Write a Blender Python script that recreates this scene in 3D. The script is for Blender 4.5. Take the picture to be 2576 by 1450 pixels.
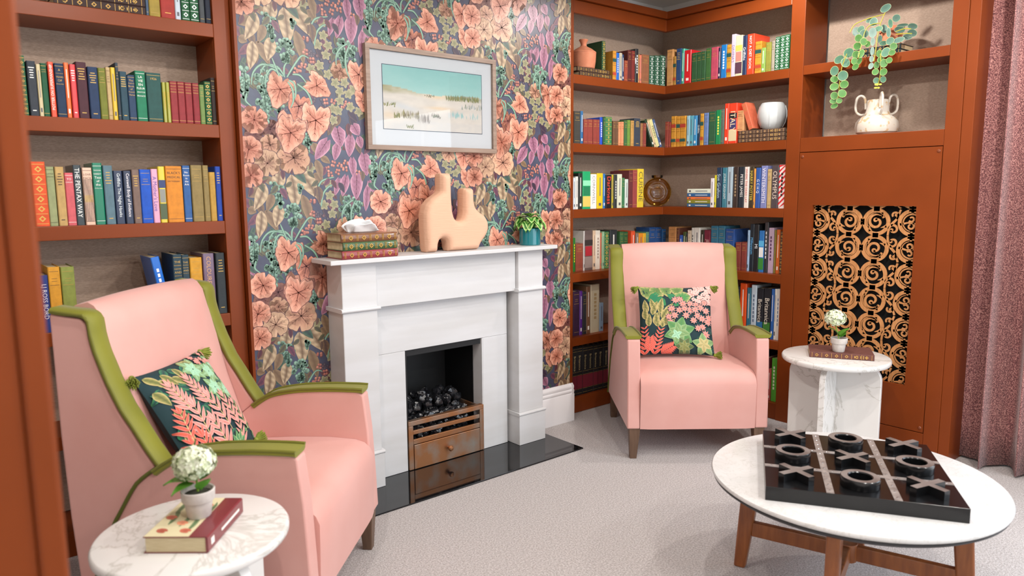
import bpy, math, random
from mathutils import Vector, Matrix
R=math.radians; PI=math.pi
for o in list(bpy.data.objects): bpy.data.objects.remove(o)
S=bpy.context.scene; COL=S.collection
# ------------------------------------------------------------------ camera, world, lights, exposure
def _cam():
    p,y,r=R(7.6632),R(39.6303),R(-0.4412)
    fw=Vector((math.sin(y)*math.cos(p),math.cos(y)*math.cos(p),-math.sin(p)))
    rt=Vector((math.cos(y),-math.sin(y),0)); up=rt.cross(fw)
    r2=rt*math.cos(r)+up*math.sin(r); u2=-rt*math.sin(r)+up*math.cos(r)
    c=bpy.data.cameras.new('camera'); o=bpy.data.objects.new('camera',c); COL.objects.link(o)
    m=Matrix((r2,u2,-fw)).transposed().to_4x4(); m.translation=Vector((-1.812,-3.105,1.3737)); o.matrix_world=m
    c.sensor_width=36; c.sensor_fit='HORIZONTAL'; c.lens=1826.76/2576*36; c.clip_start=.05
    c.dof.use_dof=True; c.dof.focus_distance=3.6; c.dof.aperture_fstop=2.8
    S.camera=o
_cam()
S.view_settings.view_transform='Standard'; S.view_settings.look='None'; S.view_settings.gamma=1; S.view_settings.exposure=0.0
S.view_settings.use_curve_mapping=False
w=bpy.data.worlds.new('world'); S.world=w; w.use_nodes=True
bg=w.node_tree.nodes['Background']; bg.inputs[0].default_value=(.75,.85,1,1); bg.inputs[1].default_value=1.0
def area(name,loc,rot,sx,sy,power,col):
    l=bpy.data.lights.new(name,'AREA'); l.shape='RECTANGLE'; l.size=sx; l.size_y=sy; l.energy=power; l.color=col
    o=bpy.data.objects.new(name,l); COL.objects.link(o); o.location=loc; o.rotation_euler=rot; return o
DAY=(.78,.89,1.0)
area('daylight_side_window',(2.30,-3.55,1.15),(0,R(90),0),2.0,1.7,44,DAY)      # daylight through the right-hand french window
area('daylight_rear_window',(1.2,-4.94,1.4),(R(90),0,0),2.0,1.7,36,DAY)          # daylight through the window behind the camera
DOWN=[(-1.2,-1.45),(0.15,-1.85),(1.56,-1.0),(-1.5,-2.7),(0.1,-3.1),(1.35,-2.4),(-.6,-3.9),(1.2,-3.9)]
# ------------------------------------------------------------------ helpers
def lin(c):
    if isinstance(c,str): c=tuple(int(c[i:i+2],16)/255 for i in (0,2,4))
    return tuple(v/12.92 if v<=.04045 else ((v+.055)/1.055)**2.4 for v in c)
class MB:
    def __init__(s): s.v=[]; s.f=[]; s.c=[]
    def add(s,vs,fs,cs=None):
        n=len(s.v); s.v+= [tuple(p) for p in vs]; s.f+=[tuple(i+n for i in f) for f in fs]
        if cs is not None: s.c+=cs
        return s
    def box(s,x0,x1,y0,y1,z0,z1):
        return s.add([(x0,y0,z0),(x1,y0,z0),(x1,y1,z0),(x0,y1,z0),(x0,y0,z1),(x1,y0,z1),(x1,y1,z1),(x0,y1,z1)],
              [(0,3,2,1),(4,5,6,7),(0,1,5,4),(1,2,6,5),(2,3,7,6),(3,0,4,7)])
    def prism(s,poly,a0,a1,axis='x'):
        # poly in the two other axes (order: x->(y,z), y->(x,z), z->(x,y))
        def P(p,a):
            return (a,p[0],p[1]) if axis=='x' else ((p[0],a,p[1]) if axis=='y' else (p[0],p[1],a))
        n=len(poly); vs=[P(p,a0) for p in poly]+[P(p,a1) for p in poly]
        fs=[tuple(range(n-1,-1,-1)),tuple(range(n,2*n))]+[(i,(i+1)%n,(i+1)%n+n,i+n) for i in range(n)]
        return s.add(vs,fs)
    def loft(s,secs,close=True,caps=True):
        n=len(secs[0]); vs=[p for q in secs for p in q]; fs=[]
        for k in range(len(secs)-1):
            for i in range(n if close else n-1):
                j=(i+1)%n; fs.append((k*n+i,k*n+j,(k+1)*n+j,(k+1)*n+i))
        if caps: fs+= [tuple(range(n-1,-1,-1)),tuple(range((len(secs)-1)*n,len(secs)*n))]
        return s.add(vs,fs)
    def lathe(s,prof,seg=32,c=(0,0,0)):
        secs=[[(c[0]+r*math.cos(2*PI*i/seg),c[1]+r*math.sin(2*PI*i/seg),c[2]+z) for i in range(seg)] for r,z in prof]
        return s.loft(secs)
    def tube(s,path,r,seg=8,flat=None):
        P=[Vector(p) for p in path]; secs=[]
        up0=None
        for i,p in enumerate(P):
            t=(P[min(i+1,len(P)-1)]-P[max(i-1,0)]).normalized()
            if up0 is None: up0=Vector((0,0,1)) if abs(t.z)<.9 else Vector((1,0,0))
            a=t.cross(up0).normalized(); b=a.cross(t).normalized(); up0=b
            rr=r[i] if isinstance(r,(list,tuple)) else r
            secs.append([p+(a*math.cos(2*PI*k/seg)+b*math.sin(2*PI*k/seg))*rr for k in range(seg)])
        return s.loft(secs)
    def ball(s,c,rx,ry,rz,nu=12,nv=7):
        prof=[]
        secs=[[(c[0]+rx*math.sin(PI*(j+.02)/(nv+.04))*math.cos(2*PI*i/nu),c[1]+ry*math.sin(PI*(j+.02)/(nv+.04))*math.sin(2*PI*i/nu),c[2]-rz*math.cos(PI*(j+.02)/(nv+.04))) for i in range(nu)] for j in range(nv+1)]
        return s.loft(secs)
    def mesh(s,name,mat,smooth=True,angle=35):
        me=bpy.data.meshes.new(name); me.from_pydata([tuple(p) for p in s.v],[],s.f); me.update()
        if s.c:
            at=me.color_attributes.new('Col','FLOAT_COLOR','POINT'); at.data.foreach_set('color',[x for c in s.c for x in (*c,1)])
        if mat: me.materials.append(M[mat] if isinstance(mat,str) else mat)
        if smooth:
            me.polygons.foreach_set('use_smooth',[True]*len(me.polygons)); me.set_sharp_from_angle(angle=R(angle))
        return me
    def build(s,name,mat,parent=None,loc=(0,0,0),rot=(0,0,0),smooth=True,bevel=0,seg=2,world=False,sub=0,color=None,angle=35):
        o=bpy.data.objects.new(name,s.mesh(name,mat,smooth,angle)); COL.objects.link(o)
        if parent:
            o.parent=parent
            if world: loc=tuple(loc[i]-parent.location[i] for i in range(3))
        o.location=loc; o.rotation_euler=rot
        if bevel:
            m=o.modifiers.new('bevel','BEVEL'); m.width=bevel; m.segments=seg; m.limit_method='ANGLE'; m.angle_limit=R(40)
        if sub:
            m=o.modifiers.new('sub','SUBSURF'); m.levels=sub; m.render_levels=sub
        if color: o.color=(*lin(color),1)
        return o
def tag(o,label,cat,group=None):
    o['label']=label; o['category']=cat
    if group: o['group']=group
    return o
def struct(o): o['kind']='structure'; return o
def thing(name,loc,label,cat,rz=0,group=None):
    o=bpy.data.objects.new(name,None); COL.objects.link(o); o.location=loc; o.rotation_euler=(0,0,rz); o.empty_display_size=.05
    return tag(o,label,cat,group)
def dup(o,parent):
    c=o.copy(); COL.objects.link(c); c.parent=parent; return c
def spline(pts,n=6):
    P=[Vector(p) for p in pts]; out=[]
    for i in range(len(P)-1):
        p0=P[max(i-1,0)];p1=P[i];p2=P[i+1];p3=P[min(i+2,len(P)-1)]
        for k in range(n):
            t=k/n; out.append(.5*((2*p1)+(p2-p0)*t+(2*p0-5*p1+4*p2-p3)*t*t+(3*p1-p0-3*p2+p3)*t**3))
    out.append(P[-1]); return out
# ------------------------------------------------------------------ materials
M={}
def nt(name):
    m=bpy.data.materials.new(name); m.use_nodes=True; t=m.node_tree; M[name]=m
    return m,t,t.nodes['Principled BSDF']
def N(t,typ,**kw):
    n=t.nodes.new(typ)
    for k,v in kw.items():
        if k.startswith('i_'): n.inputs[k[2:].replace('_',' ')].default_value=v
        else: setattr(n,k,v)
    return n
def ramp(t,stops):
    n=t.nodes.new('ShaderNodeValToRGB'); e=n.color_ramp.elements
    while len(e)<len(stops): e.new(.5)
    for el,(p,c) in zip(e,stops): el.position=p; el.color=(*c,1)
    return n
def mat(name,col,rough=.5,col2=None,scale=20,detail=3,bump=0,bscale=None,metal=0,sheen=0,coat=0,spec=None,stretch=None,lo=.35,hi=.65):
    m,t,b=nt(name); L=t.links.new
    c=lin(col); b.inputs['Base Color'].default_value=(*c,1); b.inputs['Roughness'].default_value=rough; b.inputs['Metallic'].default_value=metal
    if sheen: b.inputs['Sheen Weight'].default_value=sheen; b.inputs['Sheen Roughness'].default_value=.4
    if coat: b.inputs['Coat Weight'].default_value=coat; b.inputs['Coat Roughness'].default_value=.08
    if spec is not None: b.inputs['Specular IOR Level'].default_value=spec
    if col2 or bump:
        tc=N(t,'ShaderNodeTexCoord'); mp=N(t,'ShaderNodeMapping'); L(tc.outputs['Object'],mp.inputs[0])
        if stretch: mp.inputs['Scale'].default_value=stretch
    if col2:
        no=N(t,'ShaderNodeTexNoise',i_Scale=scale,i_Detail=detail); L(mp.outputs[0],no.inputs['Vector'])
        r=ramp(t,[(lo,c),(hi,lin(col2))]); L(no.outputs['Fac'],r.inputs[0]); L(r.outputs[0],b.inputs['Base Color'])
    if bump:
        n2=N(t,'ShaderNodeTexNoise',i_Scale=bscale or scale*4,i_Detail=2); L(mp.outputs[0],n2.inputs['Vector'])
        bu=N(t,'ShaderNodeBump',i_Strength=bump,i_Distance=.004); L(n2.outputs['Fac'],bu.inputs['Height']); L(bu.outputs[0],b.inputs['Normal'])
    return m
def objcol(name,rough,coat=0,mottle=.15,scale=60,bump=0):
    m,t,b=nt(name); L=t.links.new; oi=N(t,'ShaderNodeObjectInfo'); b.inputs['Roughness'].default_value=rough
    tc=N(t,'ShaderNodeTexCoord'); no=N(t,'ShaderNodeTexNoise',i_Scale=scale,i_Detail=3); L(tc.outputs['Object'],no.inputs['Vector'])
    mx=N(t,'ShaderNodeMix',data_type='RGBA',blend_type='MULTIPLY'); mx.inputs['Factor'].default_value=1
    r=ramp(t,[(.3,(1-mottle,)*3),(.7,(1,1,1))]); L(no.outputs['Fac'],r.inputs[0])
    L(oi.outputs['Color'],mx.inputs['A']); L(r.outputs[0],mx.inputs['B']); L(mx.outputs['Result'],b.inputs['Base Color'])
    if coat: b.inputs['Coat Weight'].default_value=coat
    if bump:
        bu=N(t,'ShaderNodeBump',i_Strength=bump,i_Distance=.001); n2=N(t,'ShaderNodeTexNoise',i_Scale=900); L(tc.outputs['Object'],n2.inputs['Vector']); L(n2.outputs['Fac'],bu.inputs['Height']); L(bu.outputs[0],b.inputs['Normal'])
def vcol(name,rough,sheen=0,spec=.5,coat=0):
    m,t,b=nt(name); a=N(t,'ShaderNodeAttribute',attribute_name='Col'); t.links.new(a.outputs['Color'],b.inputs['Base Color'])
    b.inputs['Roughness'].default_value=rough; b.inputs['Specular IOR Level'].default_value=spec
    if sheen: b.inputs['Sheen Weight'].default_value=sheen
    if coat: b.inputs['Coat Weight'].default_value=coat; b.inputs['Coat Roughness'].default_value=.25
mat('brown_paint','843c15',.36,col2='783611',scale=2.5,bump=.05,bscale=60,spec=.25)
mat('back_linen','ae9988',.85,col2='988474',scale=90,stretch=(1,1,6),bump=.15,bscale=300)
mat('carpet','d2cccb',.95,col2='9e9794',scale=150,detail=5,bump=1.0,bscale=260,sheen=.3,lo=.32,hi=.66)
mat('ceiling_white','dedcd8',.8)
mat('wall_plain','dcdad6',.8)
mat('skirting_white','f0f0f2',.4)
mat('stone','d0d1d3',.5,col2='c8c8c8',scale=6,bump=.03,bscale=80,stretch=(.3,1,2))
mat('granite','0d0e10',.05,col2='15171a',scale=300,spec=.6)
mat('firebox_black','0b0c0e',.6)
mat('copper','a9734c',.42,col2='9f9a90',scale=9,detail=5,metal=.75,lo=.45,hi=.75)
mat('coal','131417',.22,col2='26272b',scale=30,bump=.6,bscale=60,spec=.7)
mat('pink_velvet','d8a49b',.62,col2='d29a90',scale=3.5,detail=4,sheen=.25,bump=.04,bscale=600)
mat('green_velvet','80801e',.6,col2='74751a',scale=5,sheen=.2)
mat('dark_welt','565c14',.6); mat('green_piping_shaded','6a6a16',.6,sheen=.2)  # piping: the trim's green, darkened to paint in its shadow line
mat('chair_wood','6f5644',.45,col2='5d4636',scale=8,stretch=(6,6,.6))
mat('table_wood','9a5a2c',.35,col2='7e4520',scale=10,detail=4,stretch=(5,5,.7),coat=.15)
mat('edge_dark','2a2a2c',.4)
def marble(name,base,vein,scale):
    m,t,b=nt(name); L=t.links.new; tc=N(t,'ShaderNodeTexCoord')
    n1=N(t,'ShaderNodeTexNoise',i_Scale=scale,i_Detail=6,i_Roughness=.6,i_Distortion=1.2); L(tc.outputs['Object'],n1.inputs['Vector'])
    r=ramp(t,[(.40,lin(base)),(.485,lin(base)),(.505,lin(vein)),(.525,lin(base)),(.7,lin(base))]); L(n1.outputs['Fac'],r.inputs[0])
    n2=N(t,'ShaderNodeTexNoise',i_Scale=scale*.5,i_Detail=4); L(tc.outputs['Object'],n2.inputs['Vector'])
    r2=ramp(t,[(.35,(1,1,1)),(.75,(.86,.86,.85))]); L(n2.outputs['Fac'],r2.inputs[0])
    mx=N(t,'ShaderNodeMix',data_type='RGBA',blend_type='MULTIPLY'); mx.inputs['Factor'].default_value=1
    L(r.outputs[0],mx.inputs['A']); L(r2.outputs[0],mx.inputs['B']); L(mx.outputs['Result'],b.inputs['Base Color']); b.inputs['Roughness'].default_value=.22
marble('marble','e8e6e3','cbc8c2',3.2); marble('marble_fine','dad9d8','cbc9c6',16)
mat('black_lacquer','0c0d0e',.22,col2='131315',scale=8)

mat('strip_metal','aaa29e',.4,col2='857c78',scale=40,metal=.35)
mat('token_top_sheen','8c8480',.35,col2='6a605c',scale=12,metal=.25)  # piece tops: pale colour paints in the window's reflection
mat('terracotta','d38a68',.8,col2='c97d5c',scale=30)
mat('sand_ceramic','d9ae92',.9,bump=.35,bscale=45,stretch=(.3,.3,6))
mat('white_glaze','c9cfd0',.2,coat=.5)
mat('speckle_glaze','d0c8bb',.3,col2='c2a680',scale=38,detail=1,coat=.2,lo=.6,hi=.68)
mat('teal_glaze','0c6f78',.2,coat=.5)
mat('pot_cement','cfc8c2',.8,col2='c0b8b2',scale=40)
mat('soil','2d2d25',.9,col2='45463a',scale=120,bump=.6)
mat('leaf_green','5a9430',.45); mat('stem_green','a8a22c',.5); mat('stem_plain','7aa02c',.5)
mat('petal','eef0e0',.6,col2='cfdcae',scale=60)
mat('tissue_paper','f0f1f2',.9)
mat('mount_card','c6c8ca',.9); mat('frame_oak','947f70',.5,col2='826d5e',scale=14,stretch=(.5,8,8))
mat('navy_line','3a4656',.6)
mat('grille_wood','cc915c',.5,col2='b67c48',scale=14,detail=4,stretch=(6,6,.5))
mat('void_black','08090a',.9)
mat('tassel','8b9636',.8,col2='737d28',scale=60)
mat('gold_leaf','b98a3c',.35,metal=.6)
mat('chrome','d8d8da',.12,metal=1)
mat('window_white','e8e8e6',.4)
mat('screw_brown','7a3d20',.35)
objcol('book_cloth',.72,mottle=.22,scale=45,bump=.15); objcol('book_gloss',.32,coat=.3,mottle=.06,scale=20); objcol('print_ink',.5,mottle=.0)
mat('book_pages','d9cba6',.8,col2='c5b48c',scale=30,stretch=(40,1,1))
vcol('wallpaper_ink',.38,spec=.5); vcol('cushion_ink',.75,sheen=.2); vcol('painting_ink',.5)
def glass(name,col,rough=.02,ior=1.45,amt=1):
    m,t,b=nt(name); b.inputs['Base Color'].default_value=(*lin(col),1); b.inputs['Transmission Weight'].default_value=amt; b.inputs['Roughness'].default_value=rough; b.inputs['IOR'].default_value=ior
def tint():
    m,t,b=nt('amber_glass'); L=t.links.new; out=t.nodes['Material Output']
    tr=N(t,'ShaderNodeBsdfTransparent'); tr.inputs[0].default_value=(.80,.56,.22,1); gl=N(t,'ShaderNodeBsdfGlossy',i_Roughness=.06); fr=N(t,'ShaderNodeFresnel',i_IOR=1.7); mx=N(t,'ShaderNodeMixShader')
    L(fr.outputs[0],mx.inputs[0]); L(tr.outputs[0],mx.inputs[1]); L(gl.outputs[0],mx.inputs[2]); L(mx.outputs[0],out.inputs['Surface'])
tint()
def pane():
    m,t,b=nt('picture_glass'); L=t.links.new; out=t.nodes['Material Output']
    tr=N(t,'ShaderNodeBsdfTransparent'); gl=N(t,'ShaderNodeBsdfGlossy',i_Roughness=.02); fr=N(t,'ShaderNodeFresnel',i_IOR=1.5); mx=N(t,'ShaderNodeMixShader')
    L(fr.outputs[0],mx.inputs[0]); L(tr.outputs[0],mx.inputs[1]); L(gl.outputs[0],mx.inputs[2]); L(mx.outputs[0],out.inputs['Surface'])
pane()
def tweed():
    m,t,b=nt('curtain_tweed'); L=t.links.new; tc=N(t,'ShaderNodeTexCoord')
    n=N(t,'ShaderNodeTexNoise',i_Scale=190,i_Detail=4); L(tc.outputs['Object'],n.inputs['Vector'])
    r=ramp(t,[(.38,lin('603a3c')),(.5,lin('925d5d')),(.64,lin('c6958c'))]); L(n.outputs['Fac'],r.inputs[0]); L(r.outputs[0],b.inputs['Base Color']); b.inputs['Roughness'].default_value=.9; b.inputs['Sheen Weight'].default_value=.3
    bu=N(t,'ShaderNodeBump',i_Strength=.5,i_Distance=.002); L(n.outputs['Fac'],bu.inputs['Height']); L(bu.outputs[0],b.inputs['Normal'])
tweed()
def rimleaf(name,inner,rim):
    m,t,b=nt(name); L=t.links.new; tc=N(t,'ShaderNodeTexCoord'); v=N(t,'ShaderNodeVectorMath',operation='LENGTH'); L(tc.outputs['Object'],v.inputs[0])
    no=N(t,'ShaderNodeTexNoise',i_Scale=3); L(tc.outputs['Object'],no.inputs['Vector']); ad=N(t,'ShaderNodeMath',operation='MULTIPLY_ADD'); ad.inputs[1].default_value=.14; L(no.outputs['Fac'],ad.inputs[0]); L(v.outputs['Value'],ad.inputs[2])
    r=ramp(t,[(.0,tuple(x*.8 for x in lin(inner))),(.75,lin(inner)),(.96,lin(inner)),(1.0,lin(rim))]); L(ad.outputs[0],r.inputs[0]); L(r.outputs[0],b.inputs['Base Color']); b.inputs['Roughness'].default_value=.5
for k,i,r_ in (('g','55786a','9cae8a'),('t','527f66','aeb884'),('l','4a8038','a6b470'),('d','3a5a4c','869878'),('w','829c92','9cae9c'),('y','c2b83a','d8d060')): rimleaf('vine_'+k,i,r_)
# ------------------------------------------------------------------ room shell
FX0,FX1=-2.6,2.35; CEIL=2.62
o=struct(MB().box(FX0,FX1,-5,.26,-.06,0).build('floor','carpet',smooth=False))
struct(MB().box(FX0-.1,FX1+.1,-5.1,.36,CEIL,CEIL+.1).build('ceiling','ceiling_white',smooth=False))
struct(MB().box(FX0,FX1,.26,.36,-.06,CEIL).build('wall_back','wall_plain',smooth=False))
struct(MB().box(FX0-.1,FX0,-5.1,.36,-.06,CEIL).build('wall_left','wall_plain',smooth=False))
# right wall with the french-window opening
WY0,WY1,WZ0,WZ1=-4.45,-2.65,.06,2.2
mb=MB().box(FX1,FX1+.1,WY1,.36,-.06,CEIL).box(FX1,FX1+.1,-5.1,WY0,-.06,CEIL).box(FX1,FX1+.1,WY0,WY1,WZ1,CEIL).box(FX1,FX1+.1,WY0,WY1,-.06,WZ0)
struct(mb.build('wall_right','wall_plain',smooth=False))
VX0,VX1,VZ0,VZ1=.15,2.25,.5,2.3
mb=MB().box(FX0,VX0,-5.1,-5,-.06,CEIL).box(VX1,FX1,-5.1,-5,-.06,CEIL).box(VX0,VX1,-5.1,-5,VZ1,CEIL).box(VX0,VX1,-5.1,-5,-.06,VZ0)
struct(mb.build('wall_front','wall_plain',smooth=False))
def window(name,axis,a0,a1,z0,z1,at,n):
    mb=MB(); f=.06
    def b(p0,p1,q0,q1):
        if axis=='x': mb.box(at,at+.06,p0,p1,q0,q1)
        else: mb.box(p0,p1,at-.06,at,q0,q1)
    b(a0,a1,z0,z0+f);b(a0,a1,z1-f,z1)
    for i in range(n+1):
        c=a0+(a1-a0)*i/n; b(max(a0,c-f/2),min(a1,c+f/2),z0+f,z1-f)
    return struct(mb.build(name,'window_white',smooth=False))
window('window_1','x',WY0,WY1,WZ0,WZ1,FX1+.02,2); window('window_2','y',VX0,VX1,VZ0,VZ1,-5.02,3)
# chimney breast
BX0,BX1,BY=-.725,1.146,-.067
OX0,OX1,OH=-.027,.443,.611
mb=MB().box(BX0,OX0,BY,.26,0,CEIL).box(OX1,BX1,BY,.26,0,CEIL).box(OX0,OX1,BY,.26,OH,CEIL)
mat('paper_ground','454d60',.4,col2='403f54',scale=14)
breast=struct(mb.build('wall_fireplace','paper_ground',smooth=False))
struct(MB().box(BX0-.012,BX0,BY-.004,-.02,0,CEIL).build('trim_1','brown_paint',smooth=False))
# skirting on the breast
prof=[(-.067,0),(-.087,0),(-.087,.165),(-.082,.17),(-.086,.178),(-.086,.188),(-.080,.193),(-.084,.205),(-.083,.216),(-.075,.222),(-.073,.228),(-.067,.228)]
def skirt(name,x0,x1,ret):
    mb=MB().prism(prof,x0,x1,'x')
    if ret: # return round the corner of the breast
        mb.prism([(BX1+(-.067-p[0]),p[1]) for p in prof],-.0869,.0,'y')
    return struct(mb.build(name,'skirting_white',angle=60))
skirt('baseboard_right',.795,BX1+.02,True); skirt('baseboard_left',BX0,-.39,False)
# ------------------------------------------------------------------ prints (wallpaper, cushions): flat leaf shapes with their own colours
def mixc(a,b,t): return tuple(a[i]*(1-t)+b[i]*t for i in range(3))
C_={k:lin(v) for k,v in dict(tan='b09878',tan2='8c7458',tanl='c2ac8c',tand='6c5540',peach='e2997e',peachl='ebb298',peachd='9a4c36',cream='dcb594',brown='8a5c4c',purp='a06c84',purpl='c898a8',purpd='6c3c50',grn='6c9882',grnd='3a5c4c',grnl='90b6a0',ivy='8c8a68',ivyd='58583c',rust='a85a44',rustd='5c2c34',dk='35283c').items()}
class Print:
    def __init__(s): s.L=[]; s.k=0   # (verts2d, faces, colours, layer)
    def add(s,v,f,c,lay=None):
        if lay is None: s.k+=1; lay=s.k
        s.L.append((v,f,c,lay))
    def strip(s,b,t,w,prof,cols,n=9,bend=0,jit=0,lay=None):
        bx,by=b;tx,ty=t;dx,dy=tx-bx,ty-by;ln=math.hypot(dx,dy) or 1e-6;ux,uy=dx/ln,dy/ln;px,py=-uy,ux
        offs=(-1,-.5,0,.5,1); v=[];c=[];f=[]
        for i in range(n+1):
            q=i/n; hw=w/2*prof(q); bo=bend*ln*math.sin(PI*q)
            for j,o in enumerate(offs):
                v.append((bx+dx*q+px*(o*hw+bo),by+dy*q+py*(o*hw+bo)))
                cc=cols[j]
                if jit and j in(1,3) and (i+(j==3))%2: cc=mixc(cc,cols[2],jit)
                c.append(cc)
        for i in range(n):
            for j in range(4):
                a=i*5+j; f.append((a,a+1,a+6,a+5))
        s.add(v,f,c,lay)
    def lance(s,b,t,w,e,m,d,jit=.5,bend=.04,lay=None): s.strip(b,t,w,lambda q:max(.02,math.sin(PI*min(1,q**.75*.98+.02)))**.85,(e,m,d,m,e),9,bend,jit,lay)
    def kite(s,a,b,w,col,lay):
        dx,dy=b[0]-a[0],b[1]-a[1]; L_=math.hypot(dx,dy) or 1e-6; px,py=-dy/L_*w/2,dx/L_*w/2
        s.add([(a[0]+px,a[1]+py),(a[0]-px,a[1]-py),b],[(0,1,2)],[col]*3,lay)
    def heart(s,b,t,w):
        dx,dy=t[0]-b[0],t[1]-b[1];ln=math.hypot(dx,dy);ux,uy=dx/ln,dy/ln;px,py=-uy,ux; n=10; offs=(-1,-.75,-.45,0,.45,.75,1)
        v=[];c=[];f=[]; E,Mm,D=C_['purpl'],C_['purp'],C_['purpd']
        for i in range(n+1):
            q=i/n; hw=w/2*max(.02,min(1,.62+q*2.2)*math.cos(max(0,(q-.2)/.8)*PI/2)**.75)
            for o in offs:
                back=.17*(1-q)**4*(1-abs(2*abs(o)-1))
                al=ln*(q-back); v.append((b[0]+ux*al+px*o*hw,b[1]+uy*al+py*o*hw))
                c.append(E if abs(o)==1 else mixc(Mm,E,.3 if (i%2) else 0) if abs(o)>.5 else mixc(Mm,D,.15+.3*(i%2)))
        for i in range(n):
            for j in range(6): a=i*7+j; f.append((a,a+1,a+8,a+7))
        s.add(v,f,c); L_=s.k+.5
        s.kite(b,(b[0]+dx*.95,b[1]+dy*.95),w*.05,D,L_)
        for k in range(1,5):
            q=k*.18; 
            for sd in(-1,1): s.kite((b[0]+dx*q,b[1]+dy*q),(b[0]+dx*(q+.16)+px*sd*w*.36*(1-q),b[1]+dy*(q+.16)+py*sd*w*.36*(1-q)),w*.03,D,L_)
    def radial(s,c,r,ang,rf,colc,colm,cole,colv,seg=30,veins=7,sq=1.0,lay=None):
        v=[c];col=[mixc(colm,colc,.55)];f=[]; ca,sa=math.cos(ang),math.sin(ang); fr_=(.35,.7,1.0)
        def pt(th,fr): rr=r*rf(th)*fr; x,y=rr*math.cos(th),rr*math.sin(th)*sq; return (c[0]+x*ca-y*sa,c[1]+x*sa+y*ca)
        for k,fr in enumerate(fr_):
            for i in range(seg):
                th=2*PI*i/seg; v.append(pt(th,fr)); col.append((mixc(colm,colc,.30),mixc(colm,cole,.3),cole)[k] if i%3 else (mixc(colm,colc,.5),mixc(colm,colc,.12),mixc(cole,colm,.5))[k])
        for i in range(seg):
            j=(i+1)%seg; f.append((0,1+i,1+j))
            for k in range(2): a=1+k*seg; f.append((a+i,a+seg+i,a+seg+j,a+j))
        if seg>24:
            oc=mixc(colv,C_['dk'],.5); s.add([c]+[pt(2*PI*i/seg,1.045) for i in range(seg)],[(0,1+i,1+(i+1)%seg) for i in range(seg)],[oc]*(seg+1))
        s.add(v,f,col,lay); L_=s.k+.5
        if seg>24:
            for k in range(veins):
                th=(k-(veins-1)/2)*(2*PI*.86/veins); e=pt(th,.9); s.kite(c,e,r*.055,colv,L_)
                for q,d,l in((.4,.32,.72),(.4,-.32,.72),(.62,.2,.9),(.62,-.2,.9)): s.kite(pt(th,q),pt(th+d,l),r*.03,colv,L_)
    def disc(s,c,r,colt,colb,lay,seg=7,sq=1.15,ang=0):
        v=[(c[0]-r*.1,c[1]+r*.25)];col=[mixc(colt,(1,1,1),.1)];f=[]
        for i in range(seg):
            th=2*PI*i/seg; v.append((c[0]+r*math.cos(th),c[1]+r*sq*math.sin(th))); col.append(mixc(colb,colt,.5+.5*math.sin(th)))
        for i in range(seg): f.append((0,1+i,1+(i+1)%seg))
        s.add(v,f,col,lay)
    def ribbon(s,pts,w,ce,cm):
        P=[p.to_2d() for p in spline([(x,y,0) for x,y in pts],5)]; v=[];c=[];f=[]; n=len(P)
        for i,p in enumerate(P):
            t=(P[min(i+1,n-1)]-P[max(i-1,0)]).normalized(); q=Vector((-t.y,t.x)); hw=w/2*(.35+.65*math.sin(PI*(.15+.85*i/(n-1))))
            for o,cc in((-1,ce),(0,cm),(1,ce)): v.append((p.x+q.x*hw*o,p.y+q.y*hw*o)); c.append(cc)
        for i in range(n-1):
            for j in(0,1): a=i*3+j; f.append((a,a+1,a+4,a+3))
        s.add(v,f,c)
    def mesh(s,fn,keep=None):
        mb=MB()
        for v,f,c,l in s.L:
            P=[fn(p,l) for p in v]
            if keep and not keep(v): continue
            mb.add(P,f,c)
        return mb
def scallop(th): return (.88+.12*abs(math.cos(4*th))**.7)*(1-.42*math.exp(-((th-PI)/.11)**2))
def maple(th):
    a=abs((th+PI)%(2*PI)-PI) # 0 at tip
    lobe=max(0,math.cos(2.6*a)) if a<2.5 else .2
    return (.74+.26*lobe**1.3+.045*(1-2*abs((th*7/PI)%1-.5)))*(1-.42*math.exp(-((a-PI)/.16)**2))*(1.1 if a<.2 else 1)
def ivyf(th): return .6+.4*abs(math.cos(2.5*th))**1.5
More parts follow.
